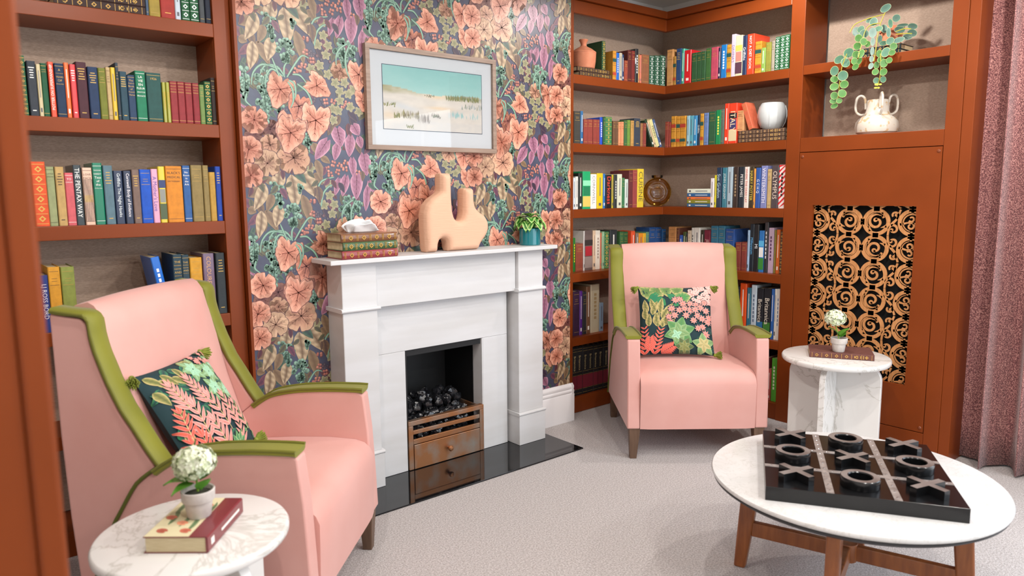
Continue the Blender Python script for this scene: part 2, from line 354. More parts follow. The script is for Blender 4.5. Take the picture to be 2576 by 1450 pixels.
BOOKS={
'LA':'''
-1.045,0.01,0.166,4a5f78,c
-1.034,0.04,0.181,a08a3a,c
-0.993,0.052,0.201,a4342c,c,~F #
-0.94,0.021,0.186,b9c6d2,p
-0.917,0.031,0.202,1f5a36,o,~
-0.885,0.034,0.208,1f5a36,o,~
-0.849,0.02,0.202,4a4f52,c
-0.827,0.024,0.229,1c2434,c
''',
'LB':'''
-1.465,0.016,0.204,1f6a48,o
-1.445,0.027,0.188,343b44,c,~W #
-1.417,0.013,0.179,c9bb92,p
-1.404,0.019,0.184,1f5a3c,c,~G DANIEL QUORM
-1.382,0.018,0.191,dd4a2a,p,POTTER ON SUPERMANSHIP~u
-1.362,0.03,0.188,1c3350,c,~G A THOUSAND YEARS OF ENGLAND
-1.332,0.015,0.193,ee6a2c,p
-1.315,0.019,0.189,cc3338,p,~W #
-1.295,0.034,0.2,4a2630,c,~G #
-1.259,0.033,0.186,1f3658,c,~G #
-1.225,0.025,0.185,747a2c,c
-1.199,0.015,0.19,c2a878,c
-1.183,0.016,0.191,d8b428,p
-1.167,0.011,0.209,36424c,c
-1.155,0.025,0.179,2a4a58,c,~G #
-1.129,0.026,0.169,27405e,c,~G The Oxford Book of French Verse
-1.101,0.036,0.187,1f7a58,c,~W LA VIE EN FLEUR ANATOLE FRANCE
-1.063,0.053,0.184,24504c,c,~G 1926
-1.008,0.013,0.152,9a9a30,p,JOSEPH ANDREWS~d2a020
-0.994,0.013,0.153,9a9a30,p,JONATHAN WILD~d2a020
-0.98,0.027,0.159,8f2f34,c,~G NELSON'S ENCYCLO- PAEDIA
-0.952,0.027,0.16,8f2f34,c,~G NELSON'S ENCYCLO- PAEDIA
-0.924,0.027,0.159,8f2f34,c,~G NELSON'S ENCYCLO- PAEDIA
-0.896,0.025,0.159,8a2b32,c,~G NELSON'S ENCYCLO- PAEDIA
-0.87,0.019,0.154,6f8a4c,c
-0.85,0.025,0.169,1f5a34,o
-0.824,0.025,0.186,2a1c18,c
''',
'LC':'''
-1.461,0.044,0.229,e0582c,o
-1.417,0.026,0.212,9aa274,c,~K LITTLE WOMEN
-1.389,0.028,0.212,c4a266,c,~K #
-1.36,0.028,0.191,d4636a,c,~W TO DANGER
-1.332,0.026,0.219,2f3c42,p,THE PENTAX WAY~f0f0ea
-1.303,0.032,0.21,e8c0a8,s,~K LOVE FACE
-1.269,0.032,0.228,0f7a5c,p,~W THOMAS HARDY Tess of the d'Urbervilles
-1.235,0.032,0.219,5f7c88,c,~G #
-1.201,0.031,0.2,22314e,p,Griffiths The Night Hawks~dfe8ea
-1.168,0.027,0.2,24304a,p,Cornwell Body of Evidence~f4f0f4
-1.139,0.027,0.205,7c675e,c,~G #
-1.111,0.04,0.206,1c56c0,c
-1.07,0.024,0.208,e0a0bc,p,A Mother's Love~5a50a0
-1.045,0.025,0.218,d6c020,b
-1.018,0.061,0.22,d98a2c,c,~K BLACK'S MEDICAL DICTIONARY
-0.955,0.029,0.223,33609c,c,~W No Room in the Ark
-0.923,0.044,0.225,8f7c4c,c
-0.877,0.023,0.225,8f7c4c,c
-0.853,0.024,0.198,bd9440,c
-0.828,0.027,0.221,1c44a4,c,~G #
''',
'LD1':'''
-1.498,0.025,0.21,1f86b0,p,Griffiths~e8f4f4
-1.471,0.031,0.21,2e4284,p,LJ ROSS BORD~e8e8f0
-1.439,0.038,0.238,e0a030,c
-1.399,0.044,0.235,8f9a48,c
''',
'LD2':'''
-1.055,0.032,0.253,1c6ed0,p,#~f0f4f8
-1.013,0.034,0.258,2c4450,c,~G THE MODERN PAINTER AND DECORATOR
-0.979,0.027,0.254,2c4450,c,~G THE MODERN PAINTER AND DECORATOR
-0.949,0.048,0.24,d69c30,c
-0.898,0.045,0.254,6a5068,p,COLOURED RACES~d0a070
-0.846,0.036,0.253,30383c,c,~G #
''',
'A1':'''
1.581,0.031,0.17,d0902c,o
1.614,0.025,0.162,1f66c4,p,#~e8f0f8
1.64,0.026,0.165,b8b2a0,p
1.668,0.017,0.158,24406a,p
1.687,0.032,0.125,9a4430,c
1.72,0.033,0.19,5c1e1c,c
1.755,0.031,0.19,7a2620,c
1.788,0.028,0.206,2a2c30,p,#~e8e8e8
1.819,0.011,0.174,c89050,p
1.832,0.013,0.172,e07a60,p
1.846,0.075,0.179,8e5a3c,c
1.925,0.048,0.18,2a5c44,o
1.979,0.048,0.186,2a5c44,o
2.032,0.051,0.192,2a5c44,o
''',
'B1':'''
0.002,0.048,0.227,d0985c,c
0.052,0.023,0.18,c09040,o
0.077,0.038,0.223,284a7c,c,~G #
0.117,0.021,0.218,46b098,p
0.14,0.051,0.204,d41c28,p
0.195,0.04,0.18,2c5a34,c
0.236,0.034,0.18,2c5a34,c
0.271,0.03,0.179,2c5a34,c
0.302,0.037,0.192,3a6a34,c
0.342,0.049,0.191,c04a64,c
0.393,0.017,0.183,2a2c52,p
0.412,0.038,0.196,1f7cc8,p,#~f0f4f8
0.451,0.031,0.191,d09a30,o
0.484,0.028,0.246,d8cce0,p,DAVINA'S~8a6aa0
0.513,0.046,0.233,e0d8b8,b
0.561,0.027,0.227,2a3a5c,p,Griffiths~eef2f4
0.59,0.046,0.229,ea4a2c,p,NOT A DIET BOOK~ffffff
0.643,0.041,0.179,d69428,o
0.686,0.026,0.138,86ac54,p
0.714,0.034,0.164,8a8c34,c
0.75,0.019,0.167,a09888,c
0.771,0.029,0.185,1f6238,o
0.802,0.029,0.187,1f6238,o
0.832,0.029,0.188,1f6238,o
''',
'A2':'''
1.252,0.053,0.186,3c3a34,c
1.308,0.021,0.189,2f6a9c,p
1.332,0.035,0.144,8f3a30,c
1.369,0.044,0.146,8f3a30,c
1.415,0.034,0.147,8f3a30,c
1.45,0.022,0.148,8f3a30,c
1.474,0.024,0.163,2450c0,p,#~f0f0f4
1.501,0.018,0.165,2c5c34,c
1.52,0.062,0.169,3c7c48,o
1.587,0.027,0.147,6c4c34,c
1.616,0.023,0.148,6c4c34,c
1.641,0.023,0.144,e09468,c
1.666,0.024,0.146,e09468,c
1.692,0.027,0.155,3c6a3c,c
1.721,0.027,0.16,6c943c,c
1.755,0.029,0.158,c09450,c
1.787,0.059,0.175,37404e,c,~G #
1.849,0.023,0.147,9c6a44,c
1.875,0.029,0.148,8a3c34,c
''',
'B2':'''
-0.003,0.028,0.165,9a4034,c
0.027,0.015,0.161,9a4034,c
0.047,0.037,0.197,d09430,o
0.086,0.029,0.194,d09430,o
0.117,0.044,0.193,d09430,o
0.168,0.024,0.191,9cc8d8,p
0.193,0.027,0.189,5aa8bc,p
0.223,0.027,0.187,3a8cc0,p
0.252,0.019,0.188,1f3a54,p,Griffiths~e8f0f0
0.274,0.025,0.195,d09a30,o
0.301,0.032,0.197,6a84b8,c
0.337,0.048,0.202,2c5c3c,c
0.388,0.037,0.207,1f8a54,p,#~e8e058
0.426,0.023,0.209,5c6c64,c
0.451,0.03,0.24,e4442a,p
0.483,0.054,0.238,e4442a,b,ITALY~f4d8b0
''',
'A3':'''
1.247,0.019,0.186,d0dce4,p
1.268,0.022,0.194,e4e2d8,p
1.293,0.032,0.214,26302e,p
1.33,0.066,0.225,22a468,b
1.398,0.051,0.209,eceae4,p,CORNWELL~8a8890
1.453,0.053,0.215,e8c424,p
1.507,0.02,0.212,2f74b8,p
1.53,0.052,0.205,1f1c20,p,Darkness~f0503c
1.583,0.019,0.207,b8a830,p
1.604,0.028,0.207,33383a,p,#~d8d8d0
1.634,0.044,0.211,d8dcc4,p
1.68,0.026,0.188,3c7a50,c
1.708,0.031,0.18,cfdcd4,p
1.744,0.034,0.234,6a2c30,c
1.78,0.042,0.238,9c4440,c
1.825,0.061,0.246,e4c83c,p,CUISINE~6a6040
''',
'B3':'''
0.363,0.026,0.181,ece6e8,p
0.391,0.014,0.199,d8cc24,p
0.407,0.035,0.245,263a54,p,Sue Grafton~bcd8e8
0.446,0.033,0.244,3c7c90,p,JOHN GRISHAM~dfe8e8
0.483,0.036,0.247,a8bcc8,p
0.524,0.034,0.246,3c302c,p,#~a08868
0.563,0.037,0.245,26303a,p,PETER JAMES~eeeeea
0.603,0.029,0.244,e8ded4,p,WHERE THE DEAD LAY~c83a3c
0.635,0.029,0.243,403828,p,HARRY POTTER~d8c04c
0.666,0.011,0.232,e89a3c,p
0.679,0.03,0.237,2c56a0,p,G C H Q~f0f4f8
0.712,0.039,0.247,7c84b8,p,WINTERSMITH~e8e8f4
0.754,0.026,0.227,c4a874,c
0.783,0.043,0.247,4c4448,p,OLYMPUS~d8c8b8
0.829,0.04,0.249,e8dcd8,r,#~2a2420
''',
'A4':'''
1.317,0.021,0.209,2a7a30,p,#~f0e030
1.341,0.064,0.171,a0503c,c
1.408,0.01,0.248,e8e4e0,p
1.42,0.07,0.251,70605c,b
1.493,0.024,0.247,e8c8a8,p
1.519,0.041,0.246,ece2d2,p,#~a08c80
1.563,0.009,0.23,e0805c,p
1.575,0.021,0.237,9cc098,p
1.597,0.045,0.235,3c7a4c,o
1.647,0.067,0.243,34383a,p
1.742,0.034,0.229,3c6a3c,c
1.779,0.044,0.227,2c5a30,c
1.855,0.038,0.229,e85a34,p
1.901,0.026,0.212,8a7c70,p
1.929,0.042,0.21,e8902c,p
1.973,0.029,0.209,e8b430,p
2.005,0.03,0.216,5c8a74,c
2.039,0.061,0.245,1f4a84,c
2.102,0.06,0.243,1f4a84,c
2.174,0.037,0.228,2c64a0,c
''',
'B4':'''
0.008,0.064,0.25,c88c54,c
0.074,0.022,0.243,6a3c2c,c
0.099,0.024,0.198,2c5ab0,p
0.126,0.023,0.22,4c5c34,p
0.152,0.008,0.215,303438,p
0.163,0.028,0.231,dcc8b0,c
0.194,0.022,0.25,e0dcd4,p,#~303030
0.218,0.044,0.251,e4e0d8,p
0.266,0.027,0.238,3c342c,p
0.296,0.045,0.239,7a2438,c,JEFFREY~d0a8a0
0.345,0.052,0.267,33708c,c
0.398,0.049,0.269,33708c,c
0.451,0.065,0.252,284f94,c
0.527,0.039,0.172,8a3c34,c
0.57,0.036,0.174,8a3c34,c
0.609,0.015,0.25,a0c0e0,p
0.626,0.027,0.287,26303a,p,Millennium~6ab8f0
0.654,0.031,0.286,26282c,p,MI~e8eef4
0.688,0.034,0.25,2c7cc8,b
0.724,0.024,0.301,34363c,p,#~e0e0e0
0.751,0.034,0.269,c0a8c0,p,#~5a3a60
0.787,0.012,0.257,8a7c34,c
0.801,0.023,0.26,d46a30,p
0.826,0.024,0.25,5c4434,o
''',
'A5':'''
1.281,0.054,0.277,3c2040,c
1.337,0.025,0.276,5c2c8c,p
1.364,0.033,0.267,2c2c30,c
1.399,0.034,0.297,7c5840,p
1.436,0.078,0.307,c8bca0,p,#~a89068
1.517,0.036,0.182,8ca4bc,p
''',
'B5':'''
0.497,0.059,0.27,2c2c30,c
0.559,0.025,0.295,26282c,c
0.587,0.044,0.319,ec5a24,p
0.634,0.028,0.294,3c7890,p
0.665,0.035,0.315,c4d4e0,p,#~6a7a90
0.704,0.041,0.299,1c1c24,e,Britannica~e8e0d0
0.749,0.046,0.303,1c1c24,f,Britannica~e8e0d0
0.799,0.019,0.303,2c64b0,p
0.819,0.016,0.305,e4e2d8,p
0.836,0.017,0.307,e8e4dc,p,#~4a6a9a
0.855,0.01,0.308,c43c44,p
''',
'A6':'''
1.268,0.036,0.31,17161a,h
1.306,0.046,0.31,17161a,h
1.355,0.047,0.307,17161a,h
1.404,0.046,0.306,17161a,h
1.452,0.041,0.305,17161a,h
1.496,0.043,0.305,17161a,h
1.542,0.057,0.304,17161a,h
1.602,0.047,0.303,17161a,h
1.653,0.049,0.301,17161a,h
''',
'B6':'''
0.717,0.044,0.292,2c2c34,c
0.765,0.027,0.258,7a2c30,c
0.796,0.02,0.195,c05c54,p
0.818,0.035,0.264,5cb43c,p,#~eef4d8
0.856,0.009,0.252,6c5080,p
''',
}
PAPER=[('d',-0.396,1.987,0.035,0,0,0),('d',-0.393,1.78,0.035,0,0,0),('d',-0.568,1.69,0.035,0,0,0),('d',-0.42,1.938,0.035,0,0,0),('d',-0.331,1.979,0.035,0,0,0),('d',-0.425,1.999,0.035,0,0,0),('t',-0.632,2.13,-0.618,2.093,0.037,1),('t',-0.612,2.059,-0.64,1.982,0.039,1),('t',-0.647,1.988,-0.594,1.894,0.042,1),('t',-0.477,2.051,-0.446,1.914,0.046,1),('t',-0.391,2.188,-0.39,2.116,0.031,1),('t',-0.418,2.146,-0.382,2.094,0.042,1),('t',-0.665,2.081,-0.716,2.045,0.046,1),('t',-0.719,1.994,-0.684,1.98,0.037,1),('t',-0.418,1.586,-0.403,1.538,0.037,1),('t',-0.408,1.514,-0.386,1.425,0.037,1),('t',-0.386,1.526,-0.341,1.499,0.031,1),('f',-0.354,2.163,0.019,0,0,0),('f',-0.327,2.187,0.019,0,0,0),('f',-0.296,2.179,0.019,0,0,0),('f',-0.27,2.164,0.019,0,0,0),('f',-0.306,2.151,0.019,0,0,0),('f',-0.342,2.138,0.019,0,0,0),('f',-0.265,2.192,0.019,0,0,0),('f',-0.432,2.022,0.019,0,0,0),('f',-0.464,1.895,0.019,0,0,0),('f',-0.485,1.885,0.019,0,0,0),('f',-0.446,1.912,0.019,0,0,0),('f',-0.35,1.767,0.019,0,0,0),('f',-0.314,1.77,0.019,0,0,0),('f',-0.27,1.756,0.019,0,0,0),('f',-0.247,1.766,0.019,0,0,0),('f',-0.407,1.936,0.019,0,0,0),('f',-0.435,1.967,0.019,0,0,0),('f',-0.208,2.149,0.019,0,0,0),('g',-0.668,1.596,0.037,200,0,2),('g',-0.607,1.635,0.037,150,0,2),('g',-0.679,1.613,0.033,100,0,2),('g',-0.277,1.905,0.039,180,0,1),('i',-0.356,2.101,0.022,0,0,0),('i',-0.35,2.047,0.022,0,0,0),('i',-0.378,2.005,0.022,0,0,0),('i',-0.33,2.007,0.022,0,0,0),('i',-0.341,1.966,0.022,0,0,0),('i',-0.373,1.919,0.022,0,0,0),('i',-0.413,1.9,0.022,0,0,0),('i',-0.336,1.884,0.022,0,0,0),('i',-0.302,1.851,0.022,0,0,0),('i',-0.257,1.855,0.022,0,0,0),('i',-0.281,1.816,0.022,0,0,0),('i',-0.216,1.83,0.022,0,0,0),('i',-0.283,1.776,0.022,0,0,0),('i',-0.32,1.737,0.022,0,0,0),('i',-0.293,1.731,0.022,0,0,0),('i',-0.233,1.751,0.022,0,0,0),('i',-0.192,1.733,0.022,0,0,0),('i',-0.318,1.689,0.022,0,0,0),('i',-0.434,2.167,0.022,0,0,0),('i',-0.24,1.807,0.022,0,0,0),('t',-0.584,2.011,-0.604,1.915,0.048,0),('t',-0.662,1.986,-0.68,1.871,0.044,0),('t',-0.641,2.099,-0.693,1.988,0.048,0),('t',-0.576,2.156,-0.596,2.065,0.054,0),('t',-0.488,2.155,-0.409,2.036,0.064,0),('t',-0.525,2.138,-0.513,1.985,0.062,0),('c',-0.578,2.045,0.033,0.05,22,0),('c',-0.526,1.957,0.037,0.054,42,0),('c',-0.622,1.812,0.046,0.066,40,0),('c',-0.623,1.714,0.035,0.058,30,0),('c',-0.703,1.813,0.023,0.07,26,0),('c',-0.26,1.983,0.046,0.058,48,0),('c',-0.138,2.167,0.017,0.046,16,0),('c',-0.559,1.714,0.019,0.027,12,0),('c',-0.607,2.086,0.012,0.027,8,0),('c',-0.488,2.076,0.012,0.023,7,0),('c',-0.21,1.976,0.021,0.042,16,0),('c',-0.444,1.585,0.019,0.046,20,0),('g',-0.672,1.671,0.05,250,0,0),('m',-0.554,1.803,0.064,250,0,0),('m',-0.475,1.739,0.054,255,0,1),('m',-0.186,1.897,0.058,265,0,0),('m',-0.169,1.788,0.042,270,0,0),('m',-0.39,1.831,0.054,330,0,0),('s',[(-0.532,1.854),(-0.562,1.893),(-0.613,1.895),(-0.641,1.852)],0.01),('s',[(-0.54,1.857),(-0.586,1.883),(-0.612,1.851),(-0.618,1.805)],0.01),('s',[(-0.558,1.886),(-0.625,1.898),(-0.666,1.861),(-0.676,1.811)],0.01),('s',[(-0.523,1.855),(-0.488,1.908),(-0.453,1.95),(-0.421,1.944)],0.01),('s',[(-0.516,1.844),(-0.492,1.831),(-0.487,1.792),(-0.495,1.765)],0.01),('s',[(-0.52,1.836),(-0.501,1.807),(-0.499,1.761),(-0.513,1.729)],0.01),('s',[(-0.498,1.869),(-0.465,1.868),(-0.437,1.839)],0.01),('s',[(-0.479,1.832),(-0.439,1.804),(-0.419,1.766),(-0.416,1.727)],0.01),('s',[(-0.535,1.858),(-0.533,1.896),(-0.52,1.916)],0.01),('s',[(-0.236,2.026),(-0.273,2.001),(-0.292,1.967),(-0.294,1.927)],0.01),('s',[(-0.227,2.019),(-0.247,1.972),(-0.245,1.912),(-0.228,1.873)],0.01),('s',[(-0.406,2.079),(-0.382,2.113),(-0.325,2.129)],0.01),('s',[(-0.393,1.999),(-0.38,2.055),(-0.353,2.086),(-0.32,2.099)],0.01),('s',[(-0.556,1.856),(-0.57,1.892),(-0.584,1.928)],0.01),('s',[(-0.697,1.776),(-0.703,1.746),(-0.681,1.725)],0.01),('m',-0.401,1.684,0.071,262,0,0),('m',-0.518,1.635,0.073,250,0,0),('g',-0.61,1.571,0.039,240,0,1),('g',-0.51,1.519,0.064,80,0,1),('g',-0.626,1.494,0.05,100,0,3),('g',-0.701,1.549,0.05,120,0,0),('g',-0.699,1.443,0.046,100,0,0),('m',-0.517,1.625,0.068,255,0,0),('h',-0.15,2.109,-0.128,2.059,0.037,0),('h',-0.16,2.079,-0.174,1.972,0.039,0),('h',-0.303,2.118,-0.324,2.047,0.035,0),('h',-0.233,2.209,-0.229,2.128,0.042,0),('h',-0.173,2.23,-0.162,2.135,0.066,0),('h',-0.267,2.129,-0.289,2.042,0.046,0),('h',-0.213,2.136,-0.22,2.027,0.064,0),('h',-0.196,1.618,-0.183,1.569,0.039,0),('h',-0.238,1.617,-0.248,1.529,0.054,0),('h',-0.303,1.581,-0.32,1.511,0.044,0),('h',-0.352,1.596,-0.413,1.514,0.058,0),('h',-0.3,1.651,-0.285,1.572,0.071,0),('h',-0.222,1.671,-0.194,1.627,0.054,0)]
VLEAVES=[(2.13,-1.354,2.282,0.0269,0.0181,30.0,'g'),(2.1,-1.293,2.23,0.0225,0.012,20.0,'g'),(2.09,-1.315,2.215,0.0198,0.023,0.0,'g'),(2.08,-1.255,2.188,0.0212,0.0155,45.0,'t'),(2.14,-1.205,2.192,0.0207,0.0247,0.0,'w'),(2.07,-1.279,2.161,0.02,0.0231,60.0,'g'),(2.06,-1.327,2.157,0.0187,0.0248,0.0,'w'),(2.07,-1.351,2.173,0.0195,0.0142,0.0,'t'),(2.1,-1.366,2.174,0.017,0.0238,30.0,'g'),(2.07,-1.408,2.189,0.0105,0.0234,10.0,'t'),(2.06,-1.406,2.144,0.0105,0.0258,5.0,'g'),(2.14,-1.405,2.225,0.0192,0.0189,20.0,'g'),(2.12,-1.446,2.18,0.0273,0.0084,0.0,'d'),(2.1,-1.442,2.157,0.0259,0.0164,-10.0,'d'),(2.12,-1.494,2.167,0.0231,0.0149,-15.0,'d'),(2.1,-1.502,2.131,0.0229,0.0185,-20.0,'d'),(2.09,-1.485,2.114,0.0222,0.0149,0.0,'d'),(2.07,-1.453,2.101,0.0271,0.0149,15.0,'g'),(2.05,-1.42,2.099,0.0213,0.0178,40.0,'t'),(2.06,-1.383,2.096,0.0192,0.0123,0.0,'t'),(2.055,-1.258,2.14,0.0182,0.0193,0.0,'l'),(2.05,-1.288,2.117,0.0179,0.0202,20.0,'l'),(2.045,-1.259,2.099,0.0192,0.0193,10.0,'l'),(2.06,-1.304,2.104,0.0139,0.0163,0.0,'l'),(2.06,-1.33,2.112,0.0108,0.0215,0.0,'w'),(2.06,-1.365,2.118,0.0106,0.0208,0.0,'g'),(2.05,-1.438,2.071,0.0178,0.0178,0.0,'l'),(2.035,-1.409,2.045,0.0199,0.0258,-20.0,'t'),(2.04,-1.437,2.04,0.016,0.014,20.0,'l'),(2.035,-1.221,2.07,0.0266,0.0244,30.0,'t'),(2.03,-1.261,2.054,0.0181,0.0203,0.0,'l'),(2.03,-1.288,2.055,0.0149,0.0231,-20.0,'l'),(2.04,-1.376,2.044,0.0154,0.0199,10.0,'l'),(2.045,-1.337,2.062,0.0098,0.0215,0.0,'w'),(2.035,-1.171,2.043,0.0261,0.0197,35.0,'t'),(2.03,-1.208,2.021,0.0226,0.0254,20.0,'t'),(2.025,-1.258,2.021,0.0161,0.0184,15.0,'l'),(2.03,-1.281,2.02,0.011,0.0203,-20.0,'l'),(2.025,-1.265,1.993,0.0181,0.0145,45.0,'l'),(2.03,-1.387,2.011,0.0153,0.0161,0.0,'l'),(2.025,-1.407,1.991,0.018,0.0216,-10.0,'l'),(2.03,-1.43,2.003,0.015,0.015,0.0,'l'),(2.035,-1.367,1.988,0.0135,0.019,0.0,'l'),(2.035,-1.34,2.022,0.0107,0.0162,0.0,'w'),(2.03,-1.341,1.987,0.0117,0.0172,-20.0,'w'),(2.02,-1.37,1.953,0.0164,0.0171,10.0,'l'),(2.02,-1.41,1.948,0.0171,0.0188,-20.0,'l'),(2.025,-1.154,1.986,0.021,0.0258,-10.0,'t'),(2.02,-1.203,1.955,0.0258,0.0265,-10.0,'t'),(2.02,-1.158,1.942,0.0199,0.0188,0.0,'l'),(2.015,-1.163,1.903,0.023,0.0208,0.0,'l'),(2.015,-1.215,1.909,0.0215,0.0206,20.0,'l'),(2.012,-1.166,1.856,0.0188,0.0209,10.0,'l'),(2.012,-1.208,1.863,0.0216,0.0227,10.0,'l'),(2.01,-1.163,1.828,0.0178,0.0139,0.0,'l'),(2.01,-1.195,1.827,0.0155,0.0148,30.0,'l'),(2.01,-1.17,1.803,0.0188,0.0129,20.0,'l'),(2.015,-1.379,1.909,0.0154,0.0161,0.0,'t'),(2.015,-1.413,1.911,0.0142,0.016,10.0,'t'),(2.01,-1.384,1.889,0.0096,0.0057,0.0,'y'),(2.01,-1.402,1.888,0.0076,0.0043,0.0,'y'),(2.01,-1.381,1.873,0.0086,0.0043,0.0,'y'),(2.01,-1.395,1.872,0.0057,0.0043,0.0,'y')]
VSTEMS=[[(2.106,-1.363,2.255),(2.084,-1.352,2.198),(2.06,-1.352,2.134),(2.035,-1.358,2.064),(2.02,-1.359,2.006)],[(2.086,-1.351,2.203),(2.082,-1.305,2.201),(2.069,-1.283,2.17),(2.042,-1.281,2.096),(2.02,-1.279,2.036)],[(2.103,-1.361,2.246),(2.097,-1.306,2.241),(2.091,-1.265,2.233),(2.082,-1.22,2.216),(2.068,-1.204,2.178)],[(2.027,-1.215,2.065),(2.02,-1.196,1.999),(2.02,-1.188,1.927),(2.02,-1.186,1.864),(2.02,-1.178,1.82)],[(2.027,-1.386,2.041),(2.02,-1.395,1.983),(2.02,-1.394,1.927),(2.02,-1.385,1.881)],[(2.07,-1.437,2.145),(2.075,-1.475,2.153),(2.075,-1.507,2.147)],[(2.064,-1.44,2.13),(2.066,-1.48,2.128),(2.066,-1.516,2.122)]]
def draw_paper(pr,ox,oz):
    rnd=random.Random(7)
    T=lambda x,z:(x+ox,z+oz)
    for q in range(150):
        x,z=T(-.72+rnd.uniform(0,.5785),1.38+rnd.uniform(0,.69)); a=rnd.uniform(-2.6,-.5); l=rnd.uniform(.035,.075)
        cc=C_[('rustd','dk','ivyd','tand','purpd','grnd')[q%6]]; e=mixc(cc,C_['tan2'],.25)
        pr.lance((x,z),(x+l*math.cos(a),z+l*math.sin(a)),l*.5,e,cc,mixc(cc,C_['dk'],.6),.4,.05)
    for m in PAPER:
        k=m[0]
        if k=='s': pr.ribbon([T(*p) for p in m[1]],m[2],C_['grnd'],C_['grnl']); continue
        x,z=T(m[1],m[2])
        if k in'th':
            b=(x,z); t=T(m[3],m[4]); w=m[5]
            if k=='t':
                if m[6]: pr.lance(b,t,w,C_['tan2'],mixc(C_['tan2'],C_['tand'],.4),C_['tand'],.4)
                else: pr.lance(b,t,w*1.12,C_['tan'],C_['tanl'],C_['tand'],.55)
            else: pr.heart(b,t,w)
        elif k=='g':
            sh=m[6]; e,mm,v=[(C_['peachl'],C_['peach'],C_['peachd']),(C_['cream'],mixc(C_['cream'],C_['peach'],.5),C_['brown']),(C_['brown'],mixc(C_['brown'],C_['rustd'],.3),C_['rustd']),(C_['cream'],C_['cream'],C_['brown'])][sh]
            pr.radial((x,z),m[3]*1.16,R(m[4]),scallop,v,mm,e,v,42,7)
        elif k=='m':
            e,mm,v=[(C_['peachl'],C_['peach'],C_['peachd']),(C_['peach'],mixc(C_['peach'],C_['rust'],.35),C_['rustd'])][m[6]]
            pr.radial((x,z),m[3]*1.16,R(m[4]),maple,v,mm,e,v,48,5)
        elif k=='i': pr.radial((x,z),m[3]*1.1,rnd.uniform(0,6.3),ivyf,C_['ivyd'],C_['ivy'],mixc(C_['ivy'],C_['tanl'],.35),C_['ivyd'],20,5)
        elif k=='f':
            for q in range(4):
                a=q*PI/2+rnd.uniform(0,1.2); r=m[3]*.55
                pr.disc((x+r*math.cos(a)*.9,z+r*math.sin(a)*.9),r*.62,mixc(C_['rust'],C_['peach'],rnd.uniform(0,.6)),C_['rustd'],None,7,1.1)
        elif k=='d':
            for q in range(9): pr.disc((x+rnd.uniform(-1,1)*m[3]*1.2,z+rnd.uniform(-1,1)*m[3]*1.2),m[3]*.22,C_['rustd'] if q%2 else C_['dk'],C_['dk'],None,6)
        elif k=='c':
            pr.k+=1; lay=pr.k; pr.ribbon([(x,z+m[4]),(x+m[3]*.1,z),(x,z-m[4])],.003,C_['grnd'],C_['grnd'])
            for q in range(int(m[5]*1.35)):
                while 1:
                    a,b=rnd.uniform(-1,1),rnd.uniform(-1,1)
                    if a*a*(1.2-.5*b)+b*b<1.05: break
                pr.disc((x+a*m[3]*(.7+.3*b if b<0 else 1),z+b*m[4]),rnd.uniform(.0068,.0105),mixc(C_['grn'],C_['grnl'],rnd.uniform(0,.8)),C_['grnd'],lay+q*.02)
pr=Print()
for i in range(-1,4):
    for j in range(-4,3):
        draw_paper(pr,i*.5785,j*.69+(i%2)*.345)
cl=lambda v,a,b:max(a,min(b,v))
def keep_paper(v):
    xs=[p[0] for p in v]; zs=[p[1] for p in v]
    if max(xs)<=BX0 or min(xs)>=BX1 or max(zs)<=.2 or min(zs)>=CEIL: return False
    return not (min(xs)>-.36 and max(xs)<.78 and max(zs)<1.03)
mx=max(l for *_,l in pr.L)
paper=pr.mesh(lambda p,l:(cl(p[0],BX0+.001,BX1-.001),BY-.0004-.0018*l/mx,cl(p[1],.22,CEIL-.002)),keep_paper)
paper.build('wallpaper_print','wallpaper_ink',breast,smooth=False)
# ------------------------------------------------------------------ bookcases
SH=[2.04,1.646,1.258,.872,.478,.10]      # shelf tops
LY=-.034
def post(mb,*a): return mb.box(*a)
bc=thing('bookcase',(-1.65,.1,0),'brown painted built-in bookcase in the alcove left of the fireplace','bookcase')
W=dict(parent=bc,world=True,smooth=False)
def part(name,m,*box,bevel=.002,par=None):
    p=par or bc
    return MB().box(*[b-p.location[i//2] for i,b in enumerate(box)]).build(name,m,p,smooth=False,bevel=bevel)
part('back_panel','back_linen',FX0+.002,-.745,.205,.258,.1,2.5,bevel=0)
part('side_panel','brown_paint',-.804,-.739,LY+.02,.204,.05,2.5)
part('stile','brown_paint',-.804,-.739,LY,LY+.0195,0,2.5)
part('plinth','brown_paint',FX0+.002,-.804,LY+.012,.204,0,.099)
part('top_rail','brown_paint',FX0+.002,-.804,LY,LY+.03,2.385,2.5)
for z in SH[:5]: part('shelf','brown_paint',FX0+.002,-.8045,LY,.204,z-.052,z)
cb=thing('corner_bookcase',(1.7,.1,0),'brown painted L-shaped bookcase filling the corner behind the right armchair','bookcase')
XR=2.0686
P=lambda n,m,*b,bevel=.002: part(n,m,*b,bevel=bevel,par=cb)
P('back_panel','back_linen',BX1+.003,2.345,.225,.258,.05,2.5,bevel=0)
P('back_panel','back_linen',2.315,2.345,-.871,.224,.05,2.5,bevel=0)
P('stile','brown_paint',BX1+.003,1.236,0,.02,0,2.5)
P('side_panel','brown_paint',BX1+.003,1.20,.0205,.2245,0,2.5)
P('stile','brown_paint',XR,2.3145,-.9535,-.8715,0,2.5)
def elbow(name,z0,z1,inset=0,bev=.002):
    f=inset
    poly=[(1.2365,0+f),(XR+f,0+f),(XR+f,-.871),(2.3145,-.871),(2.3145,.2245),(1.2365,.2245)]
    q=[(a-cb.location[0],b-cb.location[1]) for a,b in poly]
    return MB().prism(q[::-1],z0,z1,'z').build(name,'brown_paint',cb,smooth=False,bevel=bev)
for z in SH[:5]: elbow('shelf',z-.052,z)
elbow('plinth',.002,.099,.006)
